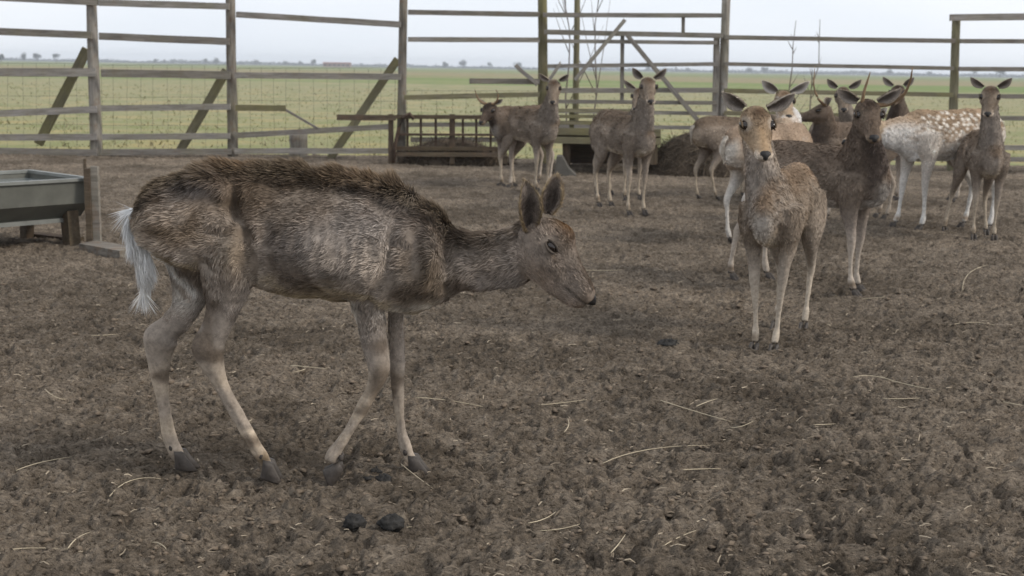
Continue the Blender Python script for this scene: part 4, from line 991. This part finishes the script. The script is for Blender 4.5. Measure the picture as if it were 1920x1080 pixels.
def main_deer():
    Yn = gnd(560, 897).y; Yf = gnd(430, 873).y; Ym = (Yn + Yf) / 2; k = 1.0
    g = gnd(560, 885); base = V((g.x, Ym, 0)); base.z = 0
    root = empty('fallow_deer', base); tag(root, 'thin rough coated grey brown doe walking with lowered head, nearest of all', 'deer', 'fallow deer in the pen')
    def W(px, py, dy=0.0): return A(atY(px, py, Ym + dy) - base)
    mpp = (W(561, 600) - W(560, 600))[0]
    b = Body()
    tx = [(254, 396, 425, .022), (264, 374, 448, .052), (290, 352, 475, .076), (335, 334, 496, .090), (390, 319, 512, .098), (440, 312, 526, .103), (490, 313, 541, .112), (550, 316, 556, .128), (610, 322, 561, .134), (670, 331, 566, .130), (720, 343, 576, .116), (765, 361, 584, .100), (803, 386, 577, .085), (838, 415, 562, .068), (868, 446, 544, .035)]
    q = cr([(W(x, a)[0], W(x, a)[2], W(x, c)[2], w) for x, a, c, w in tx], 54); m = len(q); cz = q[:, 2] + (q[:, 1] - q[:, 2]) * .44
    C = np.stack([q[:, 0], 0 * cz, cz], -1); S = np.tile(A([0, 1., 0]), (m, 1)); U = np.tile(A([0, 0, 1.]), (m, 1))
    b.loft(0, C, S, U, q[:, 3], q[:, 1] - cz, cz - q[:, 2], .42, 30)
    # neck: px x, top, bottom, half width
    nx = [(760, 420, 560, .085), (815, 420, 558, .072), (865, 438, 548, .060), (915, 441, 541, .053), (955, 431, 535, .052), (990, 415, 520, .052), (1012, 405, 500, .046)]
    Cn = cr([(W(x, (a + c) / 2)) for x, a, c, w in nx], 26); hh = cr([(c - a) / 2 * mpp for x, a, c, w in nx], 26); ww = cr([w for *_, w in nx], 26)
    Cn[:, 1] -= np.linspace(0, 1, 26) ** 2 * .03
    Tn = unit(np.gradient(Cn, axis=0)); Sn = np.tile(A([0, 1., 0]), (26, 1)); Sn = unit(Sn - Tn * (Sn * Tn).sum(1)[:, None]); Un = np.cross(Tn, Sn)
    b.loft(1, Cn, Sn, Un, ww, hh, hh, .15, 26)
    # head, turned a little to the camera
    p0 = W(1000, 427, -.03); p1 = W(1111, 563, -.075); hF, hU, hS = ortho(p1 - p0, W(1078, 363, -.02) - W(1000, 427, -.02)); HL = np.linalg.norm(p1 - p0)
    ht_, w_, tp_, bt_ = head_prof(1.0, True); pr = lambda z: cr(z, 36)
    Ch = p0 + np.outer(pr(ht_) * HL, hF)
    b.loft(2, Ch, np.tile(hS, (36, 1)), np.tile(hU, (36, 1)), pr(w_), pr(tp_), pr(bt_), .12, 28, belly=.15)
    # legs, from the outlines in the picture: (y, x0, x1)
    dn = Yn - Ym + .012; df = Yf - Ym - .012
    legs = [(4, dn, [(410, 375, 470), (470, 372, 480), (510, 374, 482), (545, 379, 470), (581, 383, 452), (622, 371, 434), (651, 357, 425), (683, 373, 424), (720, 393, 434), (761, 415, 456), (801, 438, 479), (834, 456, 497), (855, 474, 508), (872, 488, 514)]),
            (4, df, [(420, 300, 420), (480, 305, 430), (541, 318, 400), (581, 314, 378), (606, 288, 368), (630, 264, 345), (663, 271, 326), (704, 279, 320), (744, 287, 322), (785, 295, 328), (826, 300, 340), (848, 312, 349), (862, 323, 352)]),
            (3, dn, [(440, 670, 790), (500, 662, 770), (561, 654, 726), (602, 666, 725), (643, 676, 729), (683, 687, 733), (700, 688, 731), (724, 684, 719), (761, 662, 701), (801, 642, 674), (826, 624, 660), (850, 608, 644), (866, 603, 634)]),
            (3, df, [(440, 690, 790), (520, 715, 780), (590, 726, 758), (643, 727, 760), (683, 729, 762), (724, 731, 760), (765, 735, 762), (805, 738, 766), (838, 742, 779), (860, 755, 785), (872, 763, 790)])]
    for reg, dy, L_ in legs:
        pts = [W((a + c) / 2, y, dy * (1.0 if reg == 4 else min(1, .7 + .3 * i / 4))) for i, (y, a, c) in enumerate(L_)]
        Cc = cr(pts, 48); wd = cr([(c - a) / 2 for y, a, c in L_], 48) * mpp
        Tl = unit(np.gradient(Cc, axis=0)); Sl = np.tile(A([0, 1., 0]), (48, 1)); Sl = unit(Sl - Tl * (Sl * Tl).sum(1)[:, None]); Ul = np.cross(Tl, Sl)
        fa = wd * np.abs(Tl[:, 2]).clip(.6, 1) * (.95 - .17 * sstep(.52, .68, np.linspace(0, 1, 48)) + .13 * sstep(.84, .92, np.linspace(0, 1, 48))) - .001; la = np.minimum(fa * .86, (.082 if reg == 4 else .064) * (1 - np.linspace(0, 1, 48)) ** 1.1 + .026); b.loft(reg, Cc, Sl, Ul, la, fa, fa, 0, 18)
    hooves = []
    for px, py, dy, tf, tz in ((497, 892, dn, 1.0, -.32), (337, 874, df, 1.0, -.10), (612, 884, dn, .35, -.95), (773, 883, df, 1.0, -.12)):
        f_ = A([tf, 0, tz]); f_ /= np.linalg.norm(f_); u_ = A([-f_[2], 0, f_[0]]); hooves.append((W(px, py, dy), f_, u_, A([0, 1., 0])))
    ears = [(W(993, 434, -.070), W(984, 343, -.10) - W(993, 434, -.070), A([.42, -.9, .0]), .138, .0315),
            (W(1028, 402, .015), W(1042, 337, .02) - W(1028, 402, .015), A([.0, -1.0, .1]), .102, .027)]
    tl = [W(252, 392), W(249, 420), W(262, 470), W(272, 515), W(268, 548)]
    st = style(BROWN, flank=(.235, .195, .160), back=(.14, .103, .074), belly=(.24, .19, .125), neck=(.15, .125, .105), throat=(.20, .172, .15), nape=(.14, .112, .088), head=(.165, .136, .113), brow=(.16, .092, .042), muzzle=(.22, .175, .14), bridge=(.17, .13, .098), eyering=(.21, .175, .145), leg_up=(.265, .23, .20), leg_lo=(.45, .37, .285), tail=(.70, .70, .70), tail_tip=(.50, .40, .27), ear_in=(.21, .175, .15), ear_rim=(.27, .21, .13), ear_dark=(.045, .036, .032), ear_out=(.20, .16, .125), fetlock=(.19, .14, .09), chest=(.34, .30, .26))
    pts_line = A([W(x, y)[[0, 2]] for x, y in ((292, 470), (330, 512), (375, 552))])
    def recolor(P, Nn, R, Sp, Up, col, n1):
        X, Z, Yy = P[:, 0], P[:, 2], P[:, 1]
        def mx(c, t, f): return c * (1 - f[:, None]) + A(t) * f[:, None]
        def at(px, py, rx, ry):
            w = W(px, py); return np.exp(-(((X - w[0]) / (rx * mpp)) ** 2 + ((Z - w[2]) / (ry * mpp)) ** 2))
        n2 = vn3(P, 30, 44); body = (R == 0) | (R == 4) | (R == 3) | (R == 1)
        topz = np.interp(X, q[:, 0], q[:, 1])
        crest = np.where(R == 1, sstep(.05, .012, np.interp(X, Cn[:, 0], Cn[:, 2] + hh) - Z) * sstep(.5, .25, Sp), 0) + np.where(R == 0, sstep(.060, .014, topz - Z + .018 * n1), 0)
        p1 = vn3(P * A([1, 1, 1.35]), 9, 61) + .6 * vn3(P * A([1, 1, 1.3]), 21, 62)
        col = mx(col, (.29, .245, .205), np.where(body, sstep(.10, .60, p1), 0) * .75); col = mx(col, (.085, .062, .044), np.where(body, sstep(-.10, -.60, p1), 0) * .75)
        col = mx(col, (.046, .035, .026), crest * .85)
        col = mx(col, (.034, .027, .022), np.where(body, at(446, 378, 11, 24) + .9 * at(466, 418, 7, 26) + .4 * at(488, 470, 6, 30), 0).clip(0, 1) * .5); col = mx(col, (.085, .063, .045), np.where(body, at(818, 500, 20, 46) + .7 * at(640, 350, 130, 14), 0).clip(0, 1) * .7); col = mx(col, (.30, .235, .155), np.where(body, at(455, 462, 24, 30), 0).clip(0, 1) * .35)  # first tint paints shade into the hollow and fold behind the hip
        # bare grey skin on the hip, hollow behind it shaded in colour above, grey patch on the shoulder and ribs
        col = mx(col, (.155, .142, .138), np.where(body, at(382, 352, 40, 18), 0) * .8)
        col = mx(col, (.19, .175, .168), np.where(body, at(700, 410, 95, 45) + .6 * at(560, 440, 80, 60), 0).clip(0, 1) * .6)
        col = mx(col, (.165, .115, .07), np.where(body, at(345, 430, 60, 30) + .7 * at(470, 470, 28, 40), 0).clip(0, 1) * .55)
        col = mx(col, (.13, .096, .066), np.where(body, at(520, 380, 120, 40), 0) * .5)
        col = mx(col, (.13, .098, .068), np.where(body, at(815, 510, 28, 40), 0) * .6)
        col = mx(col, (.21, .165, .10), np.where(R == 0, at(580, 556, 75, 12), 0) * .7)
        col = mx(col, (.62, .60, .57), np.where(body & (Up < .6), np.exp(-((np.interp(X, pts_line[:, 0], pts_line[:, 1]) - Z) / .014) ** 2) * (X > pts_line[0, 0] - .02) * (X < pts_line[-1, 0] + .02), 0) * .75)
        col = mx(col, (.62, .57, .50), np.where(R >= 3, at(654, 560, 14, 20) + at(664, 590, 9, 20), 0).clip(0, 1) * .85)
        col = mx(col, (.44, .40, .35), np.where(body, at(745, 578, 34, 14) + at(800, 568, 30, 9), 0).clip(0, 1) * .6)
        col = mx(col, (.44, .42, .39), np.where((R == 4) & (Yy > 0.0), at(345, 555, 40, 30), 0) * .6)
        col = mx(col, (.30, .20, .10), np.where(R == 2, at(1045, 385, 16, 16), 0) * .55)
        return col * (1 + .10 * n2)[:, None]
    def furmod(P, R, Sp, Up, ln, lift, dens):
        X, Z = P[:, 0], P[:, 2]; topz = np.interp(X, q[:, 0], q[:, 1])
        cr_ = np.where(R == 0, sstep(.05, .006, topz - Z), 0) * sstep(W(255, 0)[0], W(330, 0)[0], X)
        rag = 1 + .55 * vn3(P, 34, 88) + .3 * vn3(P, 75, 89); ln = ln * (1 + 1.0 * cr_ * rag); lift = lift + .8 * cr_ * rag; dens = dens * (1 + 2.2 * cr_)
        rump = np.where((R == 0), sstep(W(350, 0)[0], W(270, 0)[0], X), 0); ln = ln * (1 + .35 * rump); lift = lift + .1 * rump
        w = W(382, 352); bare = np.exp(-(((X - w[0]) / (36 * mpp)) ** 2 + ((Z - w[2]) / (15 * mpp)) ** 2)); dens = dens * (1 - .8 * bare); w2 = W(446, 378); w3 = W(466, 418); gr = np.exp(-(((X - w2[0]) / (13 * mpp)) ** 2 + ((Z - w2[2]) / (24 * mpp)) ** 2)) + np.exp(-(((X - w3[0]) / (9 * mpp)) ** 2 + ((Z - w3[2]) / (28 * mpp)) ** 2)); dens = dens * (1 - .85 * gr.clip(0, 1)); ln = ln * (1 - .5 * gr.clip(0, 1))
        npz = np.interp(X, Cn[:, 0], Cn[:, 2] + hh); nape = np.where(R == 1, sstep(.03, .004, npz - Z), 0); ln = ln * (1 + (.2 + 1.1 * sstep(.62, .2, Sp)) * nape); lift = lift + .5 * nape; dens = dens * (1 + nape)
        return ln, lift, dens
    def tipcol(P, R, Sp, Up, col):
        X, Z = P[:, 0], P[:, 2]; topz = np.interp(X, q[:, 0], q[:, 1]); c_ = np.where(R == 0, sstep(.035, .004, topz - Z), 0)[:, None]
        n = sstep(-.3, .5, vn3(P, 7, 77))[:, None]
        return col * 1.5 * (1 - c_) + c_ * (A([.60, .42, .26]) * n + A([.46, .36, .25]) * (1 - n))
    def bp(px, py, rx, ry, a, both=True):
        out = []
        for s in ((-1, 1) if both else (-1,)): w = W(px, py); out.append((A([w[0], s * .115, w[2]]), A([rx * mpp, .09, ry * mpp]), a))
        return out
    bumps = bp(402, 345, 24, 13, 0.0319) + bp(448, 385, 18, 26, -0.0377) + bp(476, 440, 13, 48, -0.0290) + bp(452, 472, 24, 34, 0.0232) + bp(415, 430, 34, 12, -0.0145) + bp(312, 395, 38, 22, 0.0174) + bp(515, 480, 24, 48, -0.0203) + bp(506, 400, 30, 26, -0.0145)
    bumps += bp(806, 470, 16, 44, 0.0290) + bp(765, 515, 36, 26, 0.0203) + bp(852, 482, 20, 28, -0.0203) + bp(766, 395, 36, 15, -0.0174) + bp(738, 455, 11, 52, -0.0174) + bp(716, 540, 24, 24, 0.0174) + bp(350, 470, 34, 22, 0.0174) + bp(840, 510, 14, 18, 0.0116)
    rb = random.Random(5)
    for i in range(8): bumps += bp(536 + i * 23 + rb.uniform(-5, 5), 450 + i * 3 + rb.uniform(-14, 14), 6, rb.uniform(36, 60), rb.uniform(.0015, .0035))
    bumps += bp(600, 545, 80, 12, -.010)
    for line, r_, a_ in (([(447, 352), (449, 372), (456, 394), (470, 418), (484, 450), (492, 485), (490, 520)], 9, -.0085), ([(700, 545), (716, 520), (735, 480), (742, 440), (752, 405)], 10, -.0045), ([(838, 440), (836, 470), (842, 505), (838, 535)], 9, -.0045),
                         ([(378, 338), (398, 340), (418, 350), (432, 362)], 9, .009), ([(806, 420), (808, 450), (806, 480), (800, 510)], 9, .006), ([(300, 440), (340, 455), (380, 470), (410, 500)], 8, -.006), ([(520, 520), (560, 535), (610, 540)], 10, -.007)):
        for px_, py_ in cr(line, 3 * len(line)): bumps += bp(px_, py_, r_, r_ * 1.5, a_)
    D = dict(root=root, body=b, style=st, vox=.0048, k=1.0, hF=hF, hU=hU, hS=hS, hL=HL, hP=p0, eye=(.30, .010, .0535), ears=ears, hooves=hooves, tail=tl, tailw=[.012, .016, .018, .016, .004], taillen=.062, tailfur=5000, tailhw=.0009,
             fur=185000, furw=.0013, seed=3, smooth=6, bumps=bumps, recolor=recolor, furmod=furmod, tipcol=tipcol, eyek=.92, eyeh=.74, ring=.3, nk=1.05, nt=.99, nu=-.002, hoofk=.9, rough=1.2, ear_cup=.9)
    finish_deer(D)
import time as _t0; _ts = _t0.time()
main_deer(); print('main', _t0.time() - _ts)
SPIKE_R = [(0, .030, .05), (.005, .075, .075), (.0, .125, .14), (-.02, .135, .22), (-.02, .125, .30)]
SPIKE = lambda s, h=1.0: ([(0, .030 * s, .045), (.005, .060 * s, .075 * h), (.0, .100 * s, .13 * h), (-.02, .120 * s, .21 * h), (-.02, .115 * s, .29 * h)], .0125)
herd_deer('tan fronted doe facing the camera, closest of the herd', (1435, 640), -115, .93, style(TAN), (1414, 222, .02), 16, -38, [(0, -.032), (0, .032), (.03, -.01), (.03, .01)], 42000, .0075, None, 11, ((.78, .55, -.1), (.80, .55, -.1)), .95, .82, hk=1.16, neckfat=1.04)
herd_deer('dark brown young buck with spike antlers, facing the camera', (1594, 540), -42, .97, style(DARK), (1625, 206, -.16), 14, -36, [(0, 0), (.05, 0), (-.05, 0), (-.2, 0)], 36000, .0085, [([(0, .035, .03), (0, .10, .035), (-.01, .165, .085), (-.02, .185, .16), (-.02, .178, .25)], .012), ([(0, -.03, .045), (-.02, -.028, .09), (-.05, -.015, .14), (-.07, -.005, .18)], .0095)], 12, ((.80, .55, -.1), (.85, .45, -.1)), .92, 1.0, hk=1.12, neckfat=1.15)
herd_deer('grey doe facing the camera at the right edge', (1843, 453), -98, .90, style(BROWN), (1857, 174, -.02), -2, -42, [(0, 0), (0, 0), (.02, .05), (0, -.12)], 16000, .009, None, 13, (.74, .64, -.1), .9)
herd_deer('white and tan spotted deer standing beside the doe at the right edge', (1714, 434), -157, 1.07, style(MENIL), (1640, 236, -.15), -62, -28, [(0, 0), (.1, 0), (-.06, 0), (.03, 0)], 18000, .0095, None, 14, (.75, .45, -.35))
herd_deer('pale rumped doe looking back between the tan doe and the buck', (1384, 454), 38, .98, style(MENIL, flank=(.40, .32, .25), back=(.27, .20, .145), spots=None, head=(.30, .225, .155), leg_up=(.40, .35, .30), leg_lo=(.5, .45, .4), belly=(.5, .46, .42), chest=(.45, .4, .35), neck=(.42, .36, .31), rump=(.50, .46, .41)), (1468, 184, .60), 14, -34, None, 9000, .0095, None, 15, (.80, .55, -.1), 1.05, aim='hind')
herd_deer('grey doe in front of the slatted feed platform, facing the camera', (1192, 397), -62, .96, style(BROWN), (1214, 157, -.12), 10, -38, [(0, 0), (0, 0), (0, 0), (.06, 0)], 12000, .010, None, 16, (.68, .72, -.1), .92)
herd_deer('grey doe beside the hay crib, body turned aside, facing the camera', (1016, 354), -50, .95, style(BROWN, brow=(.07, .045, .03)), (1039, 159, -.15), -4, -46, [(0, 0), (0, 0), (0, 0), (0, 0)], 10000, .011, None, 17, (.74, .64, -.1), .9)
herd_deer('dark faced young buck looking left behind the doe at the crib', (948, 347), 222, .97, style(DARK, flank=(.15, .115, .085), back=(.11, .08, .06), head=(.06, .046, .038)), (920, 202, -.12), -30, -38, None, 5000, .011, [SPIKE(1, .7), SPIKE(-1, .7)], 18, (.85, .2, -.4), .7, neckfat=1.15)
herd_deer('doe half hidden behind the doe at the feed platform', (1184, 374), -64, .95, style(BROWN), (1201, 175, -.05), -12, -38, None, 4000, .012, None, 19, (.74, .64, -.1), .9)
herd_deer('grey doe seen from the rump, left of the pale rumped doe', (1320, 374), 28, .90, style(BROWN, rump=(.34, .28, .22)), (1462, 236, .45), 130, -20, [(0, 0), (0, 0), (-.02, 0), (.10, 0)], 6000, .011, None, 20, (.85, .4, -.3), aim='hind')
herd_deer('brown buck with lowered head and one tall antler in view', (1545, 412), 190, .92, style(DARK), (1548, 208, -.15), -85, -15, None, 5000, .011, [([(0, .03, .04), (.02, .06, .07), (.05, .12, .12), (.06, .13, .22), (.02, .10, .36)], .013)], 21, (.75, .4, -.4), .8)
herd_deer('doe facing the camera behind the dark buck', (1590, 388), -75, .96, style(BROWN), (1580, 174, -.12), 6, -38, None, 4000, .012, None, 22, (.74, .64, -.1), .9)
herd_deer('dark backed deer behind the spotted one', (1684, 372), 176, .95, style(DARK), (1685, 170, -.25), -14, -30, None, 4000, .012, None, 23, (.74, .64, -.1), .9)
print('deer', _t0.time() - _ts)


# ------------------------------------------------------------------ dung, clods, straw
def lump(name, px, py, wpx, hpx, label, seed):
    p = gnd(px, py); w = wpx * p.y / F / 2; h = hpx * p.y / F / 2; vs, fs = uv_ball((0, 0, 0), (w, w * .85, h), 28, 18); vs = A(vs)
    n = vs / np.linalg.norm(vs, axis=1)[:, None]; vs = vs + n * ((.24 * vn3(n, 2.2, seed) + .18 * vn3(n, 5, seed + 1) + .10 * vn3(n, 11, seed + 2)) * w)[:, None]
    o = obj(name, mesh_py(name, vs, fs), M['dung'], None, (p.x, p.y + w * .6, gh(p.x, p.y, .6) + h * .75)); tag(o, label, 'dung', 'dark dung lumps on the soil')
lump('dung_lump', 720, 915, 32, 27, 'small dark dung lump by the front hoof of the grey doe', 1)
lump('dung_lump', 662, 1000, 40, 36, 'rounded dark dung lump, left of the pair in front', 2)
lump('dung_lump', 733, 1000, 50, 36, 'crumbly dark dung lump, right of the pair in front', 3)
lump('dung_lump', 705, 886, 26, 13, 'flat dark dung crumb just behind the front hoof', 4)
lump('dung_lump', 690, 900, 18, 11, 'tiny dark dung crumb between the two front hooves', 5)
lump('dung_lump', 1255, 640, 38, 14, 'low dark clod on the open soil before the tan fronted doe', 6)
def clods():
    g = np.random.default_rng(9); n = 17000; y = 2.3 + 7 * g.random(n) ** 1.6; x = (g.random(n) * 2 - 1) * (.44 * y + .2)
    keep = g.random(n) < .5 + 1.2 * vn2(x * 2.2, y * 2.2, 51); x, y = x[keep], y[keep]; n = len(x)
    r = (.0028 + .0085 * g.random(n) ** 3.2) * (1 + .04 * y)
    ico = A([(0, 0, 1), (1, 0, 0), (.1, 1, .1), (-1, .1, 0), (0, -1, -.1), (.4, .5, -.8)]); fc = A([(0, 1, 2), (0, 2, 3), (0, 3, 4), (0, 4, 1), (5, 2, 1), (5, 3, 2), (5, 4, 3), (5, 1, 4)])
    an = g.random(n) * 6.28; rot = np.stack([np.stack([np.cos(an), -np.sin(an), 0 * an], -1), np.stack([np.sin(an), np.cos(an), 0 * an], -1), np.stack([0 * an, 0 * an, 0 * an + 1], -1)], 1)
    sc = r[:, None, None] * (.6 + .9 * g.random((n, 1, 3))) * (.6 + .8 * g.random((n, 6, 1))) * A([1.4, 1.0, .55])
    z = ground_h(x, y) + r * .12
    v = (np.einsum('nij,nkj->nki', rot, ico[None] * sc) + np.stack([x, y, z], -1)[:, None]).reshape(-1, 3); f = (fc[None] + (np.arange(n) * 6)[:, None, None]).reshape(-1, 3)
    me = mesh_np('soil_crumbs', v, f.ravel(), np.arange(len(f)) * 3, None)
    tag(obj('soil_crumbs', me, M['clod']), 'small loose soil crumbs scattered over the pen', 'soil', kind='stuff')
clods()
def litter():
    """short bits of chaff pressed into the soil"""
    g = np.random.default_rng(19); n = 7500; y = 1.9 + 9.5 * g.random(n) ** 1.6; x = (g.random(n) * 2 - 1) * (.5 * y + .2)
    a = g.normal(0, .8, n) ; ln = (.008 + .028 * g.random(n) ** 2); w = .0007 + .0007 * g.random(n); w *= (1 + .08 * y)
    z = ground_h(x, y) + .003; d = np.stack([np.cos(a), np.sin(a), g.normal(0, .18, n)], -1) * ln[:, None]; s = np.stack([-np.sin(a), np.cos(a), 0 * a + .5], -1) * w[:, None]
    p = np.stack([x, y, z], -1); m = p + d * .5 + A([0, 0, 1]) * (ln * g.normal(.08, .1, n))[:, None]; q = p + d
    v = np.stack([p - s, p + s, m + s, m - s, q + s * .6, q - s * .6], 1).reshape(-1, 3); o6 = (np.arange(n) * 6)[:, None, None]
    f = (A([(0, 1, 2, 3), (3, 2, 4, 5)])[None] + o6).reshape(-1, 4)
    me = mesh_np('chaff', v, f.ravel(), np.arange(len(f)) * 4, None); t = g.random(n)[:, None]
    setcol(me, 'Col', np.repeat(A([.20, .16, .12]) * (1 - t) + A([.42, .35, .26]) * t ** 2, 6, 0))
    tag(obj('chaff', me, M['grass']), 'tiny bits of dry chaff trodden into the soil', 'chaff', kind='stuff')
litter()
STRAW = [((1130, 872), (1215, 848), (1332, 842), 'long curved straw on the open soil near the middle'), ((1238, 768), (1300, 782), (1372, 797), 'straight straw with a fork on the open soil'), ((1305, 780), (1325, 768), (1345, 758), 'short straw branching off the forked one'),
         ((1280, 905), (1310, 895), (1352, 886), 'short bent straw below the long curved one'), ((1370, 808), (1390, 811), (1412, 806), 'short pale straw beyond the forked one'), ((1525, 810), (1545, 807), (1566, 803), 'short bright straw alone on the soil'),
         ((780, 752), (840, 752), (905, 758), 'yellow straw behind the front legs of the grey doe'), ((1010, 761), (1050, 758), (1100, 752), 'thin straw in the middle of the open soil'), ((545, 690), (570, 692), (615, 697), 'straw lying between the fore and hind legs'),
         ((560, 685), (572, 692), (545, 700), 'forked bit of straw between the fore and hind legs'), ((205, 922), (245, 893), (302, 890), 'arched straw before the hind hooves'), ((0, 1045), (40, 1030), (128, 1026), 'straw in the bottom left corner'),
         ((128, 1034), (145, 1012), (168, 998), 'slanted straw beside the corner straw'), ((285, 1014), (300, 1022), (312, 1038), 'short slanted straw in front of the doe'), ((30, 874), (75, 862), (135, 854), 'yellowish straw at the left edge'),
         ((752, 884), (778, 900), (812, 920), 'straw running away from the front hoof'), ((735, 997), (760, 993), (785, 989), 'straw end under the crumbly dung lump'), ((990, 992), (1020, 982), (1042, 966), 'slanted straw right of the dung lumps'),
         ((1010, 998), (1050, 997), (1087, 990), 'flat straw right of the dung lumps'), ((1240, 1028), (1270, 1015), (1305, 1005), 'straw near the lower middle edge'), ((1650, 712), (1695, 728), (1755, 742), 'branched stalk on the soil at the right'),
         ((1600, 715), (1640, 712), (1680, 722), 'pale bent stalk beside the branched one'), ((1655, 749), (1690, 750), (1725, 749), 'flat bright straw below the branched stalk'), ((1880, 757), (1900, 763), (1920, 768), 'straw at the right edge'),
         ((1805, 545), (1815, 520), (1850, 508), 'curved stalk before the doe at the edge'), ((1780, 612), (1820, 607), (1865, 612), 'thin straw beyond the branched stalk'), ((1070, 505), (1120, 510), (1165, 512), 'pale straw beyond the nose of the grey doe'),
         ((1615, 556), (1640, 558), (1660, 560), 'short straw by the hoof of the dark buck'), ((85, 748), (105, 755), (125, 752), 'short straw left of the hind legs'), ((170, 631), (195, 630), (222, 627), 'short straw behind the hind legs'),
         ((1145, 1042), (1160, 1030), (1172, 1018), 'slanted straw at the lower edge'), ((1058, 810), (1066, 800), (1064, 790), 'short upright curl of straw in the middle')]
for i, (a, m_, b, lab) in enumerate(STRAW):
    P3 = []; H = []; tt = np.linspace(0, 1, 9)
    for t in tt:
        px = (1 - t) ** 2 * a[0] + 2 * t * (1 - t) * (2 * m_[0] - (a[0] + b[0]) / 2) + t * t * b[0]; py = (1 - t) ** 2 * a[1] + 2 * t * (1 - t) * (2 * m_[1] - (a[1] + b[1]) / 2) + t * t * b[1]
        g = gnd(px, py); P3.append(g); H.append(gh(g.x, g.y, 1.0))
    H = A(H); fit = np.polyval(np.polyfit(tt, H, 1), tt); fit = fit + .85 * (H - fit).max() + .004
    for g, z in zip(P3, fit): g.z = z
    o = P3[4].copy(); rr = .00095 * (1 + .12 * o.y)
    tag(obj('straw_stalk', tube_mesh('straw_stalk', [p - o for p in P3], [rr, rr, rr, rr, rr, rr * .9, rr * .8, rr * .7, rr * .4], 5), M['straw'], None, o), lab, 'straw', 'loose straw on the soil')
